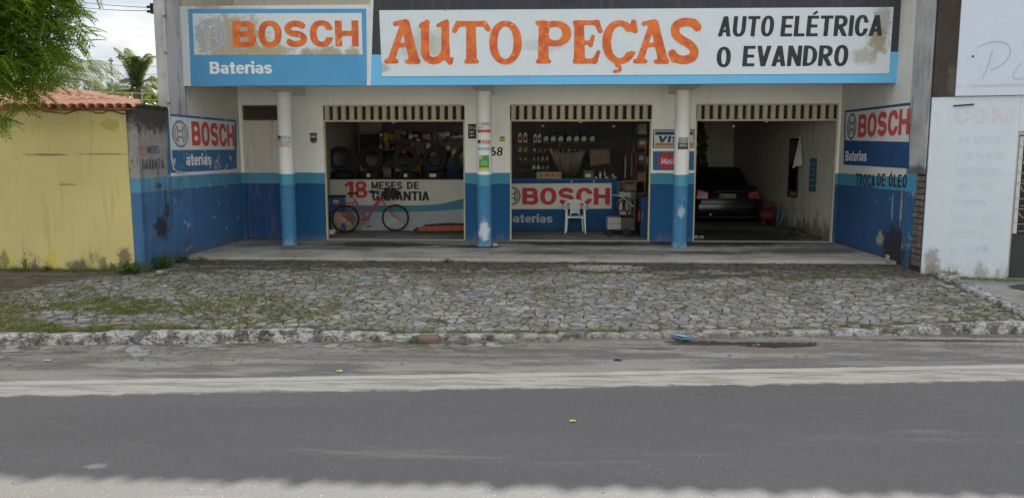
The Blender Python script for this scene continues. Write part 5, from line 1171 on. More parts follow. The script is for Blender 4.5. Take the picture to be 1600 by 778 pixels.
# small goods on the counter
def ontop(label, u, w_, h, colr, cat='can', y=C2+.22): 
    x = at(u, 279, y=y).x; t = thing(cat.replace(' ', '_'), label, cat, (x, y, 1.331), group='small goods on the battery counter'); m = MB(); m.lathe([(w_/2*.95, 0), (w_/2, .01), (w_/2, h*.9), (w_/2*.6, h*.96), (w_/2*.6, h)], (0, 0, 0), 14); m.build('body', MPB[colr], t, smooth=True); MB().lathe([(w_/2+.001, h*.25), (w_/2+.001, h*.7)], (0, 0, 0), 14).build('label', M_paper, t); return t
ontop('white can right of the green tester on the counter', 938, .065, .17, 'white'); ontop('small white jar near the right end of the counter', 948, .09, .06, 'white', 'jar'); ontop('low grey jar beside the white jar on the counter', 960, .10, .07, 'grey', 'jar'); ontop('slim dark spray can standing on the counter', 945, .035, .24, 'grey', 'spray can', C2+.35); ontop('short brown tin at the end of the counter', 958, .08, .13, 'tan', 'tin', C2+.4); ontop('little white cup before the tester', 931, .06, .05, 'white', 'cup', C2+.12)
gt = thing('battery_tester', 'boxy green battery tester with a pale dial on the blue counter', 'tester', (at(920, 280, y=C2+.25).x, C2+.25, 1.331)); MB().box(-.14, .14, -.1, .1, 0, .21).build('case', plain('tester_green', (.07, .10, .06), .6), gt, bevel=.02); MB().box(-.09, .05, -.106, -.101, .03, .12).build('dial', M_paper, gt); gm2 = MB(); gm2.tube([(-.06, 0, .21), (-.06, 0, .25), (.06, 0, .25), (.06, 0, .21)], .008, 6); gm2.build('handle', M_dark, gt)
# bulbs hanging from hooks
for lab, (u, v, y) in zip(['left bare bulb hanging over the battery counter', 'right bare bulb hanging over the battery counter', 'bare bulb hanging inside the garage bay'], [(848, 197, 1.4), (959, 197.5, 1.4), (1146, 197.5, 1.2)]):
    p = at(u, v, y=y); t = thing('hanging_bulb', lab, 'lamp', tuple(p), group='bare bulbs hanging from the ceiling'); MB().tube([(0, 0, .09), (.02, 0, .13), (-.02, 0, .17), (0, 0, .2), (0, 0, 3.515-p.z)], .006, 5).build('cord', M_dark, t); MB().lathe([(.018, .03), (.02, .09)], (0, 0, 0), 10).build('socket', M_dark, t); MB().lathe([(.008, -.035), (.035, -.02), (.042, .0), (.03, .025), (.018, .035)], (0, 0, 0), 12).build('bulb', plain('opal_glass', (.7, .66, .6), .3), t, smooth=True)
# right hand racks
rkx0, rkx1 = at(992, 300, y=2.7).x, at(1012, 300, y=2.7).x
shelfunit('goods_rack', 'crowded goods rack against the right side of the battery bay', rkx0, 2.95, 2.9, .5, [.35, .8, 1.25, 1.7, 2.1, 2.45], 2.7, M_shm)
i = 0
for z_, nm in [(.35, 'lowest'), (.8, 'second'), (1.25, 'third'), (1.7, 'fourth'), (2.1, 'fifth'), (2.45, 'top')]:
    x = rkx0+.05; j = 0
    while x < 2.7: w_ = rr.uniform(.1, .24); c_ = rr.choice(['brown', 'dark red', 'orange', 'blue', 'grey', 'black', 'white', 'tan']); carton('%s packet on the %s tier of the right rack, %s from the left' % (c_, nm, ordn[j]), x+w_/2, 2.8, z_+.001, w_, .22, rr.uniform(.14, .30), c_, 0, rr.random() < .5, 'packet', 'packet', 'packets on the right rack'); x += w_+.02; j += 1
for i, (u, v0, v1, c_) in enumerate([(977, 245, 278, 'white'), (987, 240, 275, 'tan'), (994, 240, 268, 'orange'), (1009, 222, 305, 'tan'), (982, 222, 250, 'dark red'), (990, 222, 240, 'grey')]):
    a = at(u, v0, y=2.45); b = at(u, v1, y=2.45); t = thing('hanging_belt', '%s strip hanging before the right rack, %s of the hung strips' % (c_, ordn[i]), 'belt', (a.x, 2.45, b.z), group='strips and belts hanging before the rack'); MB().tube([(0, 0, 0), (.01, 0, (a.z-b.z)*.5), (0, 0, a.z-b.z)], .018, 6).build('strip', MPB[c_], t); MB().tube([(0, 0, a.z-b.z), (0, .05, a.z-b.z+.05), (0, .2, a.z-b.z+.05)], .005, 5).build('hook', M_metal, t)
bcx = at(1007, 350, y=1.3).x; bc = thing('blue_cabinet', 'low dark blue cabinet against the right jamb of the battery bay', 'cabinet', (bcx, 1.4, 0)); MB().box(-.13, .17, -.4, .4, .002, .95).build('cabinet_body', flat('cabinet_blue', (.015, .06, .17)), bc, bevel=.008); MB().box(-.13, .17, -.41, -.403, .05, .9).build('door', flat('cabinet_blue2', (.02, .075, .2)), bc); MB().box(-.10, -.08, -.425, -.411, .45, .55).build('handle', M_metal, bc)
hs = thing('orange_hose', 'coil of orange hose hung on the cabinet side', 'hose', (bcx-.155, 1.15, .48)); MB().lathe([(.13+.012*math.cos(a), .012*math.sin(a)) for a in [2*PI*i/6 for i in range(6)]], (0, 0, 0), 20, 'x', close=True).build('coil', plain('hose_orange', (.5, .08, .03), .5), hs, smooth=True)
# charger trolley
cx0 = at(949, 357, y=1.0); cx1 = at(970, 357, y=1.0)
cg_ = thing('charger_trolley', 'grey battery charger trolley with coiled black cables and small wheels', 'trolley', (cx0.x, 1.0, 0))
M_cg = plain('charger_grey', (.30, .31, .31), .55, .1, 5, dirt=((.08, .075, .07), .55, .6)); Wd = cx1.x-cx0.x
MB().box(0, Wd, 0, .5, .17, .46).build('case', M_cg, cg_, bevel=.008); MB().box(Wd+.003, Wd+.32, .02, .5, .15, .44).build('rear_case', plain('charger_dark', (.07, .065, .06), .7), cg_, bevel=.01)
MB().box(Wd-.02, Wd+.26, .30, .42, .465, 1.05).build('back_column', plain('charger_cream', (.36, .35, .32), .6, .2, 5), cg_, bevel=.01); MB().box(Wd+.12, Wd+.26, .22, .3, 1.08, 1.24).build('meter_box', MPB['grey'], cg_, bevel=.008); MB().box(Wd+.10, Wd+.42, .2, .5, 1.055, 1.075).build('tray', M_dark, cg_)
for x, r in ((.0, .07), (.42, .10)):
    for y in (-.03, .46):
        wlo = MB(); wlo.lathe([(r*.6, 0), (r, .004), (r, .036), (r*.6, .04)], (x+.04, y, r+.002), 20, 'y'); wlo.build('wheel', M_rub, cg_, smooth=True)
h_ = MB(); h_.tube(bez([(.10, .1, .98), (.3, .1, 1.0), (.5, .1, .85), (.62, .1, .70)], 12), .012, 7); h_.build('handle', plain('pale_pipe', (.45, .46, .45), .4), cg_, smooth=True)
for i, (c_, r, w_) in enumerate([((.36, .70), .17, 1), ((.44, .66), .15, 1.2), ((.30, .76), .14, .8), ((.50, .74), .13, .9)]):
    m = MB(); m.tube([(c_[0]+r*math.cos(a)*w_, .22+.03*math.sin(a*2+i), c_[1]+r*1.35*math.sin(a)+.02*math.sin(3*a)) for a in [2*PI*k/22 for k in range(22)]], .013, 6, closed=True); m.build('cable_loop', M_dark, cg_, smooth=True)
m = MB(); m.tube([(.45, .2, .95), (.42, .2, .7), (.5, .2, .5), (.6, .2, .47)], .012, 6); m.build('cable', M_dark, cg_)

# ---- white plastic armchair, facing the street
ch = thing('plastic_chair', 'white plastic armchair with lattice back standing before the blue counter', 'chair', (.70, 1.85, 0), PI)
# built facing +Y, then turned to face the street
def leg(x0, y0, x1, y1, z1, name='leg'):
    m = MB(); n = 6
    for i in range(n+1):
        t = i/n; x, y, z_ = x0+(x1-x0)*t, y0+(y1-y0)*t, .002+z1*t; w_ = .020+.022*t; s_ = 1 if x > 0 else -1; q = 1 if y > 0 else -1
        m.v += [(x-s_*w_, y+q*.008, z_), (x+s_*.008, y+q*.008, z_), (x+s_*.008, y-q*w_, z_), (x-s_*.0, y-q*w_, z_), (x-s_*.0, y, z_), (x-s_*w_, y, z_)]
    for i in range(n):
        for k in range(6): a = i*6+k; b = i*6+(k+1) % 6; m.f.append((a, b, b+6, a+6))
    m.f += [tuple(range(6)), tuple(n*6+k for k in range(6))[::-1]]; return m.build(name, M_plast, ch)
for s_ in (-1, 1): leg(s_*.255, .20, s_*.235, .19, .60); leg(s_*.215, -.235, s_*.20, -.20, .43)
m = MB(); nx, ny = 12, 10
for sd2 in (0, -.012):
    for j in range(ny+1):
        for i in range(nx+1):
            a, b = i/nx*2-1, j/ny; x = a*(.215+.02*b); y = -.20+.42*b; m.v.append((x, y, .42-.022*(1-a*a)*math.sin(PI*min(1, b*1.1))+(-.03*max(0, b-.85)/.15)+.01*b+sd2))
K = (nx+1)*(ny+1)
for j in range(ny):
    for i in range(nx): a = j*(nx+1)+i; m.f += [(a, a+1, a+nx+2, a+nx+1), (K+a, K+a+nx+1, K+a+nx+2, K+a+1)]
rim = [i for i in range(nx+1)]+[j*(nx+1)+nx for j in range(1, ny+1)]+[ny*(nx+1)+i for i in range(nx-1, -1, -1)]+[j*(nx+1) for j in range(ny-1, 0, -1)]
for i in range(len(rim)): a, b = rim[i], rim[(i+1) % len(rim)]; m.f.append((a, b, K+b, K+a))
m.build('seat', M_plast, ch, smooth=True)
ap = MB(); ap.prism([(-.235, .42), (-.22, .37), (-.16, .385), (0, .392), (.16, .385), (.22, .37), (.235, .42)], .205, .217, 'xz'); ap.build('front_apron', M_plast, ch)
def bk3(x, z_): return (x, -.205-.10*(z_-.42)/.38+.10*(x/.27)**2, z_)       # the back leans and wraps round
m = MB(); 
def strap(pts, w_, th=.010):
    k = len(m.v); P = [Vector(p) for p in pts]
    for i, p in enumerate(P):
        t = (P[min(i+1, len(P)-1)]-P[max(0, i-1)]).normalized(); s2 = t.cross(Vector((0, 1, 0))).normalized()*(w_[i] if isinstance(w_, list) else w_)/2; d = Vector((0, th/2, 0))
        m.v += [tuple(p+s2+d), tuple(p-s2+d), tuple(p-s2-d), tuple(p+s2-d)]
    for i in range(len(P)-1):
        for q in range(4): a = k+i*4+q; b = k+i*4+(q+1) % 4; m.f.append((a, b, b+4, a+4))
    e = k+(len(P)-1)*4; m.f += [(k, k+1, k+2, k+3), (e+3, e+2, e+1, e)]
top = [bk3(.265*math.sin(a), .66+.125*math.cos(a)) for a in [math.radians(-86+172*i/18) for i in range(19)]]
strap(top, [.035+.035*math.sin(PI*i/18) for i in range(19)], .014)
m.build('back_rail', M_plast, ch); m = MB()
for s_ in (-1, 1): strap([bk3(s_*.135, .765), bk3(s_*.112, .66), bk3(s_*.10, .56), bk3(s_*.105, .45), bk3(s_*.12, .42)], .028)
for k in range(-3, 8):                                   # crossing bars with diamond gaps between
    for s_ in (-1, 1):
        z0_ = .40+k*.058; pts = []
        for i in range(9):
            x = s_*(-.105+.21*i/8); z2 = z0_+.21*1.25*i/8
            if .475 <= z2 <= .745: pts.append(bk3(x, z2))
        if len(pts) > 1: strap(pts, .020, .008)
strap([bk3(-.11, .475), bk3(0, .495), bk3(.11, .475)], .03); strap([bk3(-.125, .745), bk3(0, .75), bk3(.125, .745)], .03)
m.build('back_lattice', M_plast, ch); 
for s_ in (-1, 1):
    m = MB(); k = 12
    pts = [Vector(bk3(s_*.262, .665)).lerp(Vector((s_*.275, .205, .615)), i/k)+Vector((s_*.03*math.sin(PI*i/k), 0, .012*math.sin(PI*i/k))) for i in range(k+1)]
    for p in pts: m.v += [(p.x-.025, p.y, p.z), (p.x+.025, p.y, p.z), (p.x+.028, p.y, p.z-.02), (p.x-.028, p.y, p.z-.02)]
    for i in range(k):
        for q in range(4): a = i*4+q; b = i*4+(q+1) % 4; m.f.append((a, b, b+4, a+4))
    m.f += [(0, 1, 2, 3), (k*4+3, k*4+2, k*4+1, k*4)]; m.build('armrest', M_plast, ch, smooth=True)

# ================================================================ GARAGE BAY
YR = 4.45; cxm = (at(1087, 345, y=YR).x+at(1187, 345, y=YR).x)/2; CW = (at(1187, 345, y=YR).x-at(1087, 345, y=YR).x)
car = thing('parked_car', 'black saloon car parked in the garage bay with its tail to the street', 'car', (cxm, YR, 0))
M_carp = plain('car_black_paint', (.008, .009, .011), .22, .05, 3, spec=.6); M_cgl = plain('car_glass', (.008, .009, .01), .08, .05, 3, spec=.7); M_lred = plain('lamp_red', (.36, .008, .01), .2, .1, 10, spec=.6); M_lcl = plain('lamp_clear', (.22, .14, .13), .2, .1, 10, spec=.6)
hw = CW/2
def carloft(st, name, mat, smooth=True, cap=True):
    m = MB(); n = None
    for y, pts in st:
        full = [(x, z_) for x, z_ in pts]+[(-x, z_) for x, z_ in reversed(pts)]; n = len(full); m.v += [(x, y, z_) for x, z_ in full]
    for i in range(len(st)-1):
        for k in range(n-1): a = i*n+k; m.f.append((a, a+1, a+n+1, a+n))
        m.f.append((i*n+n-1, i*n, i*n+n, i*n+2*n-1))
    if cap: m.f += [tuple(range(n)), tuple((len(st)-1)*n+k for k in range(n))[::-1]]
    return m.build(name, mat, car, smooth=smooth)
def sec(w_, zb, zs, zt, wt): return [(w_*.86, zb), (w_*.97, zb+.06), (w_, zb+.22), (w_, zs), (w_*.975, zs+.06), (w_*.93, zt-.04), (wt, zt)]
body = [(.0, sec(hw*.88, .30, .52, .64, hw*.8)), (.03, sec(hw*.94, .22, .60, .72, hw*.84)), (.10, sec(hw*.98, .20, .66, 1.00, hw*.80)), (.17, sec(hw*.99, .19, .68, 1.075, hw*.76)), (.5, sec(hw, .18, .70, 1.06, hw*.80)), (.9, sec(hw, .18, .70, 1.04, hw*.84)), (2.0, sec(hw, .18, .70, 1.0, hw*.86)), (3.3, sec(hw*.99, .18, .68, .98, hw*.85)), (4.2, sec(hw*.94, .2, .6, .82, hw*.8)), (4.45, sec(hw*.82, .28, .5, .64, hw*.7))]
carloft(body, 'body', M_carp)
gh = lambda w0, z0, w1, z1: [(w0, z0), (w0*.99, z0+(z1-z0)*.3), (w1*1.06, z1-.09), (w1, z1-.03), (w1*.8, z1)]
cab = [(.62, gh(hw*.80, .98, hw*.74, 1.06)), (.95, gh(hw*.85, .98, hw*.70, 1.36)), (1.2, gh(hw*.86, .98, hw*.68, 1.54)), (1.7, gh(hw*.87, .98, hw*.68, 1.585)), (2.4, gh(hw*.87, .98, hw*.68, 1.575)), (2.8, gh(hw*.87, .97, hw*.68, 1.50)), (3.4, gh(hw*.85, .96, hw*.74, 1.02))]
carloft(cab, 'cabin', M_carp)
gl = MB(); gl.quad((-hw*.66, .655, 1.09), (hw*.66, .655, 1.09), (hw*.58, 1.14, 1.505), (-hw*.58, 1.14, 1.505)); gl.v = [(x, y-.02, z_+.015) for x, y, z_ in gl.v]; gl.build('rear_window', M_cgl, car)
for s_ in (-1, 1):
    lm = MB(); lm.add([(s_*x, y, z_) for x, y, z_ in [(hw*.62, .062, .88), (hw*.64, .045, .72), (hw*.98, .06, .71), (hw*1.0, .22, .74), (hw*.985, .26, .92), (hw*.93, .10, .96)]], [(0, 1, 2, 5), (5, 2, 3, 4)]); lm.v = [(x*1.012, y-.022, z_) for x, y, z_ in lm.v]; o = lm.build('tail_light', M_lred, car)
    md = o.modifiers.new('thick', 'SOLIDIFY'); md.thickness = .02
    lc = MB(); lc.box(s_*hw*.68, s_*hw*.93, .015, .03, .83, .88); lc.build('lens', M_lcl, o)
    for y in (.85, 3.55):
        w2 = thing_part('wheel', car, (s_*(hw-.11), y, .315)); tyre_mb(.31, .2, 24).move(Matrix.Rotation(PI/2, 4, 'Z')).build('tyre', M_rub, w2, smooth=True); MB().lathe([(.02, -.05), (.19, -.06), (.2, .06)], (0, 0, 0), 16, 'x').build('rim', M_metal, w2, smooth=True)
MB().box(-.26, .26, -.004, .052, .715, .86).build('plate_recess', M_carp, car, bevel=.01)
npl = MB().box(-.20, .20, -.018, -.006, .73, .85).build('number_plate', plain('plate_grey', (.28, .28, .27), .6), car, bevel=.004)
vs, fs, W = text_mb('HXJ-2937', 'thin', .06, .15); m = MB(); m.v = [(-.17+x*.34/W, -.021, .75+z_*.075) for x, z_ in vs]; m.f = fs; m.build('lettering', M_black, npl)
MB().tube([(-.40, -.01, .905), (-.2, -.022, .93), (.2, -.022, .93), (.40, -.01, .905)], .009, 6).build('boot_trim', M_chr, car); m = MB(); m.prism([(-hw*.9, .30), (-hw*.97, .45), (-hw*.93, .585), (hw*.93, .585), (hw*.97, .45), (hw*.9, .30)], -.07, .05, 'xz'); m.build('bumper', M_carp, car, bevel=.03, smooth=True); MB().box(-hw*.8, hw*.8, -.078, -.069, .47, .485).build('bumper_trim', M_shm, car)
MB().tube([(-hw*.55, -.05, .27), (-hw*.55, .2, .27)], .03, 10).build('exhaust', M_metal, car); MB().box(-hw*.9, hw*.9, .1, 4.3, .17, .30).build('underbody', M_dark, car)
for s_ in (-1, 1):
    m_ = MB(); m_.box(s_*hw*.96, s_*(hw*.96+.17), 2.75, 2.83, 1.0, 1.12); m_.build('mirror', M_carp, car, bevel=.02)
# red compressor and a ring of blue hose, window, towel and notice on the wall
rx = at(1199, 340, y=4.0).x; rc_ = thing('compressor', 'dark red compressor tank beside the car', 'compressor', (rx, 4.0, 0)); MB().lathe([(.05, -.24), (.16, -.2), (.18, -.12), (.18, .12), (.16, .2), (.05, .24)], (0, 0, .30), 18, 'x').build('tank', plain('compressor_red', (.12, .02, .02), .5), rc_, smooth=True); MB().box(-.16, .12, -.12, .12, .49, .66).build('motor', plain('compressor_red2', (.10, .02, .02), .6), rc_, bevel=.02)
for x in (-.14, .14): MB().lathe([(.08, 0), (.085, .01), (.085, .04), (.08, .05)], (x, -.16, .088), 14, 'y').build('wheel', M_dark, rc_)
hx_ = at(1217, 333, y=3.3).x; hr = thing('hose_ring', 'ring of grey blue hose leaning on the garage wall', 'hose', (hx_, 3.3, 0)); m = MB()
for k in range(3): m.tube([(.02*k+(.08 if math.sin(a) > 0 else .0)*0+.10*(1+math.sin(a))*.5, .17*math.cos(a)+.015*k, .30+.28*math.sin(a)) for a in [2*PI*i/26 for i in range(26)]], .014, 6, closed=True)
m.v = [(x-.03, y, z_) for x, y, z_ in m.v]; m.build('coil', plain('hose_blue', (.10, .17, .2), .5), hr, smooth=True)
GX = 6.359
def onwall(u, v): return at(u, v, x=GX)
a = onwall(1233.5, 305); b = onwall(1250, 218); gwn = thing('louvre_window', 'narrow dark louvred window in the garage wall', 'window', (GX, (a.y+b.y)/2, a.z)); y0, y1, z0, z1 = b.y, a.y, a.z, b.z
MB().box(GX-.03, GX-.002, y0, y1, z0, z1).build('pane', M_cgl, gwn, world=True)
for q in ((y0-.03, y0, z0-.03, z1+.03), (y1, y1+.03, z0-.03, z1+.03), (y0, y1, z0-.03, z0), (y0, y1, z1, z1+.03)): MB().box(GX-.05, GX-.003, *q).build('frame', M_dark, gwn, world=True)
for i in range(8): z_ = z1-.08-i*.07; MB().box(GX-.047, GX-.032, y0+.005, y1-.005, z_, z_+.045).build('slat', MPB['grey'], gwn, world=True)
a = onwall(1264, 299); b = onwall(1277, 247); po = thing('notice', 'narrow faded blue notice on the garage wall near the bay opening', 'poster', (GX, a.y, a.z)); MB().box(GX-.008, GX-.002, b.y, a.y, a.z, b.z).build('sheet', plain('notice_blue', (.07, .17, .24), .8, .4, 5, coord='pos'), po, world=True)
for i in range(5): z_ = b.z-.12-i*.13; MB().box(GX-.011, GX-.0085, b.y+.08, a.y-.08, z_-.035, z_).build('print_line', plain('notice_print%d' % i, (.25, .33, .38), .8, .3, 20, coord='pos') if i == 0 else bpy.data.materials['notice_print0'], po, world=True)
a = onwall(1253, 212); tw = MB(); n = 14       # towel draped from a nail, blowing inward
A, B, C_, D = Vector((GX-.03, a.y, a.z)), Vector((GX-.05, at(1255, 257, x=GX-.05).y, at(1255, 257, x=GX-.05).z)), Vector((GX-.32, at(1238, 263, x=GX-.3).y, at(1238, 263, x=GX-.3).z)), Vector((GX-.03, a.y+.05, a.z))
for j in range(n+1):
    for i in range(n+1):
        s_, t = i/n, j/n; p = (A*(1-s_)+D*s_)*(1-t)+(B*(1-s_)+C_*s_)*t; tw.v.append((p.x+.03*math.sin(s_*9)*t, p.y+.03*math.cos(s_*9)*t, p.z))
for j in range(n):
    for i in range(n): q = j*(n+1)+i; tw.f.append((q, q+1, q+n+2, q+n+1))
o = tw.build('towel', plain('towel_white', (.55, .53, .46), .9, .1, 5), smooth=True); md = o.modifiers.new('thick', 'SOLIDIFY'); md.thickness = .008; tag(o, 'off white towel hung from a nail over the louvred window', 'towel')
# rubble along the wall's foot
for i in range(26):
    y = random.uniform(.3, 3.6); s_ = random.uniform(.04, .13)*(1.4 if 1.2 < y < 2.8 else .8); o = rock('broken_stone', (GX-.06-random.uniform(0, .2), y, s_*.28), s_*1.4, s_*1.6, s_*.7, plain('rubble_dark', (.07, .06, .045), .95, .3, 9) if i == 0 else bpy.data.materials['rubble_dark'], seed=200+i, sub=1)
    tag(o, 'dark broken stone in the rubble along the foot of the garage wall', 'rubble', 'rubble along the garage wall')

# ================================================================ ACROSS THE STREET (unseen house fronts added to bounce sunlight onto the shop)
M_tim = plain('door_timber', (.16, .09, .05), .7, coord='pos'); M_shd = plain('shutter_green', (.06, .14, .09), .7, coord='pos')
for k_, (x0, x1, hh, nm, colr) in enumerate([(-26, -13.4, 5.2, 'white', (.74, .74, .72)), (-13.2, .9, 6.0, 'pale cream', (.74, .73, .68)), (1.1, 13.6, 5.4, 'whitewashed', (.76, .76, .74)), (13.8, 27, 5.6, 'pale buff', (.72, .71, .66))]):
    hs_ = thing('added_house', '%s house added unseen across the street to bounce sunlight onto the shop, with shuttered windows' % nm, 'house', ((x0+x1)/2, -28.5, -.2)); mw = wallmat('house_paint%d' % k_, colr, .06, low=(-.2, .6, (.3, .27, .22), .6))
    MB().box(x0, x1, -38, -28.5, -.3, hh).build('wall', mw, hs_, world=True); MB().box(x0-.1, x1+.1, -38.2, -28.1, hh+.002, hh+.18).build('cornice', mw, hs_, world=True)
    for q, fx in enumerate((.14, .38, .62, .86)):
        cx_ = x0+(x1-x0)*fx; z0_, z1_ = (-.2, 2.1) if q == 1 else (1.0, 2.2); MB().box(cx_-.5, cx_+.5, -28.499, -28.42, z0_, z1_).build('door' if q == 1 else 'shutter', M_tim if q == 1 else M_shd, hs_, world=True)

# ================================================================ VEGETATION, WIRES, LITTER
def leafmesh(vs, fs, name, mat, parent, **p):
    me = bpy.data.meshes.new(name); n = len(vs)
    me.vertices.add(n); me.vertices.foreach_set('co', vs.ravel()); F = np.asarray(fs, dtype=np.int32)
    me.loops.add(F.size); me.loops.foreach_set('vertex_index', F.ravel()); me.polygons.add(len(F)); me.polygons.foreach_set('loop_start', np.arange(0, F.size, F.shape[1], dtype=np.int32))
    me.update(calc_edges=True); me.materials.append(mat); o = bpy.data.objects.new(name, me); COL.objects.link(o); o.parent = parent
    for k, v in p.items(): o[k] = v
    return o
def compound_leaf(nl=7, L=.30, ll=.062, lw=.017, droop=.35):     # pinnate leaf along +X, leaflets hanging
    vs, fs = [], []
    for i in range(nl):
        t = (i+1)/(nl+.3); x = L*t; z_ = -droop*L*t*t
        for s_ in (-1, 1):
            a = math.radians(58-18*t)*s_; dx, dy = math.cos(a), math.sin(a); l = ll*(1-.35*abs(t-.45)); k = len(vs); dz = -l*.4
            p0 = (x, 0, z_); p1 = (x+dx*l*.45-dy*lw/2*s_, dy*l*.45+dx*lw/2*s_, z_+dz*.35); p2 = (x+dx*l, dy*l*.9, z_+dz); p3 = (x+dx*l*.45+dy*lw/2*s_, dy*l*.45-dx*lw/2*s_, z_+dz*.3)
            vs += [p0, p1, p2, p3]; fs.append((k, k+1, k+2, k+3))
    return np.array(vs), np.array(fs)
nt_ = thing('neem_tree', 'leafy neem tree overhanging the yellow wall with feathery drooping leaves', 'tree', (-9.3, -6.4, -.15))
def limb(pts, r0, r1, name, parent, n=10):
    m = MB(); P = bez(pts, n); m.tube(P, [r0+(r1-r0)*i/n for i in range(n+1)], 8); return m.build(name, M_bark, parent, smooth=True, world=True)
limb([(-9.3, -6.4, -.4), (-9.35, -6.4, 1.2), (-9.1, -6.5, 2.6)], .19, .13, 'trunk', nt_)
tips = []
for k, e in enumerate([(-7.2, -6.4, 3.6), (-7.3, -7.0, 4.9), (-8.0, -5.6, 4.6), (-7.6, -6.0, 5.6), (-9.5, -6.2, 5.4), (-10.6, -6.8, 4.6), (-7.7, -7.1, 3.0), (-8.7, -7.3, 4.4), (-7.0, -6.6, 4.3)]):
    s0 = (-9.12, -6.49, 2.2+.05*k); mid = ((s0[0]+e[0])/2-.2, (s0[1]+e[1])/2, (s0[2]+e[2])/2+.35); limb([s0, mid, e], .075, .018, 'limb', nt_); tips.append(e)
LV, LF = [compound_leaf(7, .29, .088, .026), compound_leaf(6, .24, .078, .025), compound_leaf(8, .33, .092, .027)], None
acc_v, acc_f, off_ = [], [], 0
cc = np.array([-8.36, -6.5, 4.45]); rad = np.array([1.75, 1.45, 2.0]); clumps = []
for _ in range(1450):
    d = rng.normal(size=3); d /= np.linalg.norm(d); r = rng.random()**.36; p = cc+d*rad*r
    if p[2] < 2.68+.3*max(0, p[0]+8.0): continue
    if p[0] > -6.75 and p[2] < 3.2: continue
    clumps.append(p)
clumps += [np.array(t) for t in [(-7.45, -6.7, 2.62), (-7.6, -6.8, 2.5), (-7.75, -6.6, 2.42), (-7.3, -6.5, 2.85), (-7.9, -6.5, 2.5), (-8.1, -6.7, 2.6), (-6.75, -6.5, 3.75), (-6.6, -6.5, 4.05), (-6.7, -6.6, 4.3), (-6.9, -6.4, 3.4), (-7.1, -6.6, 3.05)]]
for p in clumps:
    base = rng.random()*2*PI
    for q in range(8):
        v, f_ = LV[rng.integers(3)]; a = base+q*.72+rng.normal()*.25; tilt = rng.normal()*.35-.05; s_ = rng.uniform(.8, 1.2)
        Mx = Matrix.Rotation(a, 3, 'Z')@Matrix.Rotation(-tilt, 3, 'Y')@Matrix.Rotation(rng.normal()*.3, 3, 'X'); Mn = np.array(Mx)
        w_ = (v*s_)@Mn.T+p+rng.normal(size=3)*.06; acc_v.append(w_); acc_f.append(f_+off_); off_ += len(w_)
V_ = np.vstack(acc_v)-np.array(nt_.location); leafmesh(V_, np.vstack(acc_f), 'foliage', M_neem, nt_, kind='stuff')

def palm(label, x, y, z0, zc_, n, L, seed, lean=0, az=None, hi=False):
    r = random.Random(seed); t = thing('coconut_palm', label, 'palm tree', (x, y, z0), group='coconut palms behind the yellow wall')
    m = MB(); P = bez([(0, 0, 0), (lean*.3, 0, (zc_-z0)*.5), (lean, 0, zc_-z0)], 10); m.tube(P, [.19-.07*i/10 for i in range(11)], 9); m.build('trunk', M_bark, t, smooth=True)
    for k in range(n):
        a = az[k] if az else 2*PI*k/n+r.uniform(-.25, .25); up = r.uniform(.15, 1.25) if not az else r.uniform(.5, .9); l = L*r.uniform(.8, 1.1); up = r.choice([1.25, 1.4, 1.1, .9, .3, 0]) if hi else up
        d = Vector((math.cos(a), math.sin(a), 0)); p0 = Vector((lean, 0, zc_-z0)); c1 = p0+d*l*.35*math.cos(up)+Vector((0, 0, l*.55*math.sin(up))); c2 = p0+d*l*.8*math.cos(up*.7)+Vector((0, 0, l*.55*math.sin(up))); e = p0+d*l*(.6+.4*math.cos(up))+Vector((0, 0, l*(.75*math.sin(up)-.45)))
        if hi and up > 1: c1 = p0+d*l*.15+Vector((0, 0, l*.6)); c2 = p0+d*l*.35+Vector((0, 0, l*1.1)); e = p0+d*l*r.uniform(.5, .75)+Vector((0, 0, l*r.uniform(.9, 1.15)))
        P = bez([p0, c1, c2, e], 26); m = MB(); m.tube(P[::2], [.02-.017*i/13 for i in range(14)], 4)
        for i in range(2, 27):
            tt = i/26; T_ = (P[min(26, i+1)]-P[i-1]).normalized(); S_ = T_.cross(Vector((0, 0, 1))).normalized(); ll = L*.26*math.sin(PI*min(1, tt*.85+.15))**.7+.04
            for s_ in (-1, 1):
                for h in (0, .5):
                    b = P[i]-(P[i]-P[i-1])*h; dr = r.uniform(.3, .8); tip = b+S_*s_*ll*.75+T_*ll*.45-Vector((0, 0, ll*dr)); mid = b+(S_*s_*ll*.45+T_*ll*.22-Vector((0, 0, ll*dr*.25))); w_ = T_*.009
                    k_ = len(m.v); m.v += [tuple(b-w_), tuple(b+w_), tuple(mid+w_), tuple(mid-w_), tuple(tip)]; m.f += [(k_, k_+1, k_+2, k_+3), (k_+3, k_+2, k_+4)]
        m.build('frond', M_palm, t)
    return t
p = at(214, 140, y=6); palm('young coconut palm with upright fronds next to the grey corner pillar', p.x, 6, -.4, p.z, 24, .98, 4, hi=True)
p = at(88, 132, y=7); palm('coconut palm with one long arching frond above the tiled roof', p.x, 7, -.4, p.z, 12, 2.35, 9, az=[.05, -.25, .5, 1.2, 2, 2.8, 3.6, 4.2, 4.9, 5.5, .3, -.6])
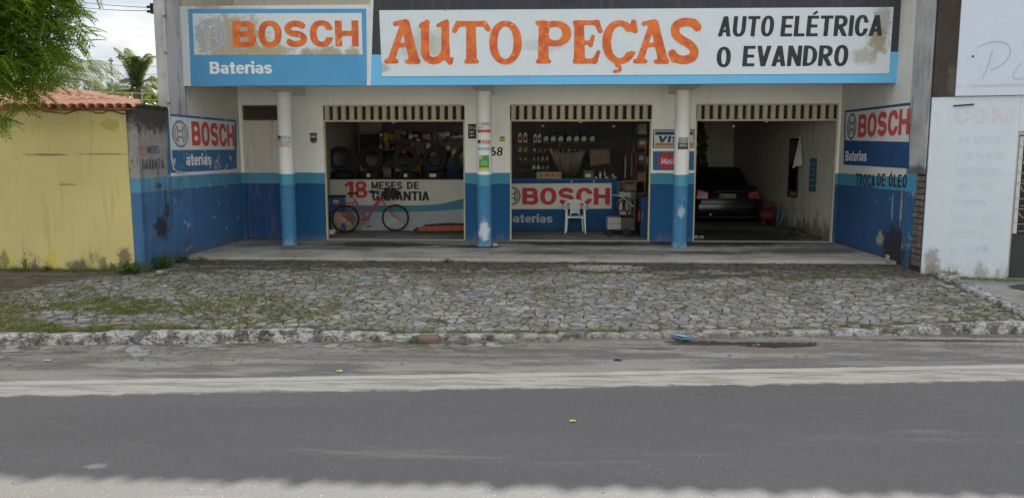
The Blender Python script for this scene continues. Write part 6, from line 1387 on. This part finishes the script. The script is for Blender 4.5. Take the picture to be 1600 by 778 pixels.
# distant casuarinas and bushes
def casuarina(label, u, vt, y, seed):
    r = random.Random(seed); top = at(u, vt, y=y); t = thing('casuarina_tree', label, 'tree', (top.x, y, -.4), group='distant casuarinas on the skyline'); H_ = top.z+.4; MB().tube([(0, 0, 0), (0, 0, H_)], [.3, .03], 6).build('trunk', M_bark, t)
    m = MB()
    for i in range(900):
        h = r.random()**.8; R_ = H_*.16*(1-h)**.75+.15; a = r.uniform(0, 2*PI); q = r.random()**.5*R_; b = Vector((q*math.cos(a), q*math.sin(a), H_*(.12+.88*h))); d = Vector((math.cos(a)*.5+r.uniform(-.3, .3), math.sin(a)*.5, r.uniform(.2, 1))).normalized()*H_*.055; w_ = Vector((r.uniform(-1, 1), r.uniform(-1, 1), 0)).normalized()*H_*.006
        k = len(m.v); m.v += [tuple(b-w_), tuple(b+w_), tuple(b+d)]; m.f.append((k, k+1, k+2))
    m.build('crown', M_cas, t)
for i, (u, v) in enumerate([(118, 128), (137, 128), (153, 124), (172, 131), (180, 133), (103, 134), (88, 136)]): casuarina('slim distant casuarina on the skyline, %s among them from the left' % ordn[[2, 3, 4, 5, 6, 1, 0][i]], u, v, 62, 30+i)
def bush(label, u0, u1, vt, y, seed, n=2600):
    r = random.Random(seed); a = at(u0, vt, y=y); b = at(u1, vt, y=y); cx, w_, h = (a.x+b.x)/2, (b.x-a.x)/2, a.z+.4; t = thing('bush', label, 'bush', (cx, y, -.4), group='bushes behind the tiled roof'); MB().tube([(0, 0, 0), (.1, 0, h*.7)], [.1, .03], 6).build('stem', M_bark, t); m = MB()
    for _ in range(n):
        x, yy, z_ = r.uniform(-1, 1), r.uniform(-1, 1), r.random()
        top = (1-.35*x*x)*(1+.12*mno.noise(Vector((x*5+seed, 0, 0)))); z_ = z_**.6*top; s_ = r.uniform(.06, .12)*(y+17)/26; d = Vector((r.uniform(-1, 1), r.uniform(-1, 1), r.uniform(-.6, .6))).normalized()*s_; e = d.cross(Vector((r.random(), r.random(), r.random()))).normalized()*s_*.45; c = Vector((x*w_, yy*w_*.5, z_*h)); k = len(m.v)
        m.v += [tuple(c-d), tuple(c+e), tuple(c+d), tuple(c-e)]; m.f.append((k, k+1, k+2, k+3))
    m.build('foliage', M_bush, t); return t
for i, (u0, u1, vt, y) in enumerate([(60, 150, 146, 14), (130, 205, 150, 18), (185, 262, 148, 15), (-20, 80, 140, 16), (150, 225, 143, 30), (215, 262, 128, 20)]): bush('dense green bush behind the tiled roof, %s of the row' % ordn[i], u0, u1, vt, y, 50+i)
t = bush('leafy green plant in the dark far corner of the garage bay', 1074, 1105, 190, 7.6, 77, 900); t['group'] = 'plants in the garage'; t.location.z = 0.002; t['category'] = 'plant'
# distant pole and wires
p = at(173, 91, y=30); pl = thing('utility_pole', 'thin distant utility pole above the palm fronds', 'pole', (p.x, 30, -.4)); MB().tube([(0, 0, 0), (0, 0, p.z+.4)], [.11, .07], 7).build('pole', flat('pole_concrete', (.3, .3, .3)), pl); MB().box(-.15, .15, -.05, .05, p.z+.2, p.z+.27).build('crossarm', M_dark, pl)
def wire(label, pts, r=.008, mat=M_dark, sag=.1, group=None):
    A, B = Vector(pts[0]), Vector(pts[1]); P = [A.lerp(B, i/12)-Vector((0, 0, sag*4*(i/12)*(1-i/12))) for i in range(13)]
    m = MB(); m.tube(P, r, 5); return tag(m.build('cable', mat), label, 'cable', group)
M_wire = flat('wire_grey', (.16, .16, .17)); M_wl = flat('wire_pale', (.45, .45, .42))
br_ = thing('cable_bracket', 'black insulator bracket on the left edge of the corner pillar', 'bracket', (-7.17, -3.2, at(243, 14, y=-3.2).z)); MB().box(-.05, .018, -.03, .03, -.09, .09).build('base', M_dark, br_)
for z_ in (.03, -.05): MB().lathe([(.02, -.12), (.03, -.1), (.018, -.08), (.03, -.06), (.018, -.04)], (0, 0, z_), 10, 'x').build('insulator', M_dark, br_)
for i, (ua, va, vb) in enumerate([(120, -2, 12.5), (132, 9.5, 17.5)]): wire('%s of the two service wires running from the tree to the corner pillar' % ('upper', 'lower')[i], [at(ua-60, va-5, y=1.5), at(238, vb, y=-3.2)], .007, M_wire, .05)
for i, (ua, va, ub, vb, y) in enumerate([(90, 84, 250, 104, 26), (90, 98, 250, 116, 26), (90, 108, 250, 126, 26)]): wire('thin distant power line beyond the palms, %s from the top' % ordn[i], [at(ua, va, y=y), at(ub, vb, y=y)], .014, M_wire, .25)
for i, (ua, va, ub, vb, y) in enumerate([(60, 134, 250, 146, 3), (85, 146, 250, 156, 2.6), (130, 150, 252, 168, 0)]): wire('pale line strung low behind the tiled roof, %s from the top' % ordn[i], [at(ua, va, y=y), at(ub, vb, y=y)], .008, M_wl, .06)
# weeds at the foot of the walls
def weed(label, x, y, z_, w_, h, n, seed, ll=.05, group=None):
    r = random.Random(seed); t = thing('weed_plant', label, 'weed', (x, y, z_), group=group); ms, ml = MB(), MB()
    for i in range(n):
        a = r.uniform(0, 2*PI); R_ = r.random()**.6*w_; e = Vector((R_*math.cos(a), R_*math.sin(a)*.7, h*r.uniform(.5, 1)*(1-.5*R_/w_))); P = bez([(R_*.25*math.cos(a), R_*.2*math.sin(a), 0), (e.x*.5, e.y*.5, e.z*.8), tuple(e)], 5); ms.tube(P, .003, 4)
        for q in range(6):
            b = P[r.randint(1, 5)]; d = Vector((r.uniform(-1, 1), r.uniform(-1, 1), r.uniform(-.1, .6))).normalized()*ll*r.uniform(.6, 1.2); s_ = d.cross(Vector((0, 0, 1))).normalized()*d.length*.42; k = len(ml.v)
            ml.v += [tuple(b), tuple(b+d*.5+s_), tuple(b+d), tuple(b+d*.5-s_)]; ml.f.append((k, k+1, k+2, k+3))
    ms.build('stems', M_weed, t); ml.build('foliage', M_weed, t)
weed('bushy green weed at the corner where the yellow wall meets the shop', -7.12, -4.62, -.09, .42, .30, 60, 1)
weed('green weed clump at the foot of the blackened blue wall', -6.78, -4.1, -.07, .28, .34, 45, 2)
weed('low weed patch further along the blue side wall', -6.75, -3.35, -.06, .18, .18, 20, 3); weed('sparse tall weed against the yellow wall nearer the street end', at(40, 415, y=-4.5).x, -4.5, -.1, .12, .42, 10, 4, .045)
weed('small weed against the middle of the yellow wall', at(72, 418, y=-4.5).x, -4.5, -.1, .12, .16, 9, 5, .04); weed('small weed in the corner of the platform edge below the left pillar', -6.5, -3.2, -.04, .18, .08, 14, 6, .03)
weed('bright weed growing below the platform edge left of the middle column', at(700, 405, y=-3.2).x, -3.2, -.05, .12, .09, 14, 7, .03); weed('sprig in the kerb joint left of the yellow wrapper', -1.6, Yk(-1.6)-.28, -.34, .14, .07, 14, 8, .03)
weed('weed at the foot of the white building by the side kerb', 6.75, -4.2, -.07, .16, .1, 16, 9, .03)
# stones and litter
M_rk = plain('pale_rock', (.34, .31, .26), .95, .3, 6, coord='pos', bump=.6)
def trock(label, u, v, z_, s_, seed, mat=None): p = at(u, v, z=z_); tag(rock('loose_stone', (p.x, p.y, z_+s_*.32), s_*1.2, s_, s_*.85, mat or M_rk, seed=seed, sub=3), label, 'stone')
trock('tan rock resting at the foot of the right blue wall', 1393, 408, -.05, .16, 300); trock('small stone at the foot of the middle column', 774, 384.5, .0, .08, 301); trock('pale stone beside the right column, left of two', 1087, 372, 0, .09, 302); trock('pale stone beside the right column, right of two', 1096, 372, 0, .08, 303)
trock('pale pebble near the corner weed', 250, 428, -.1, .08, 304); p = at(668, 532, z=-.31); tag(rock('loose_stone', (p.x, p.y+.05, -.305), .24, .15, .085, plain('red_stone', (.15, .10, .09), .9, .3, 5, coord='pos'), seed=305, rz=.2), 'reddish flat stone sunk in the kerb', 'stone')
p = at(1066, 530.5, z=-.335); bl = thing('plastic_scrap', 'pale blue oval scrap of plastic lying by the kerb', 'litter', (p.x, p.y, -.335), -.75)
m = MB(); m.lathe([(.001, 0), (.10, .002), (.112, .018), (.108, .022), (.098, .010), (.001, .009)], (0, 0, 0), 22); m.v = [(x*1.1, y*.7, z_+.02) for x, y, z_ in m.v]; m.move(Matrix.Rotation(.12, 4, 'X')); m.build('shell', flat('scrap_blue', (.08, .20, .30), .5), bl, smooth=True); MB().box(-.10, .06, -.03, .035, .046, .052).build('patch', flat('scrap_pale', (.25, .36, .42), .5), bl)
def crumple(label, u, v, z_, s_, col_, seed, fl=.3):
    p = at(u, v, z=z_); m = MB(); r = random.Random(seed); n = 5
    for j in range(n+1):
        for i in range(n+1): m.v.append((p.x+(i/n-.5)*s_*1.6, p.y+(j/n-.5)*s_, z_+.006+r.random()*s_*fl))
    for j in range(n):
        for i in range(n): a = j*(n+1)+i; m.f.append((a, a+1, a+n+2, a+n+1))
    o = m.build('litter_scrap', col_); md = o.modifiers.new('thick', 'SOLIDIFY'); md.thickness = .002; tag(o, label, 'litter')
crumple('crumpled yellow and white wrapper by the kerb', 877, 523.5, -.33, .10, flat('wrapper', (.6, .45, .12)), 1); crumple('white paper scrap in the gutter right of the wrapper', 979, 523, -.33, .05, M_stk, 2); crumple('dry leaf lying on the gutter at the left', 74, 564, -.338, .05, flat('dry_leaf', (.42, .34, .2)), 3, .15); crumple('yellow green leaf on the road by the white line', 531, 580.5, -.338, .04, flat('leaf_green', (.4, .42, .12)), 4)
crumple('tiny yellow leaf on the dark asphalt', 895, 659, -.338, .03, flat('leaf_yellow', (.6, .6, .15)), 5); crumple('small black scrap on the gutter', 965, 563, -.338, .05, M_dark, 6, .2); crumple('orange petal among the grass on the left', 186, 507, -.2, .05, flat('petal', (.6, .2, .1)), 7)
# oil patch stone debris by the platform is left to the paving
sv = list(bpy.data.objects)
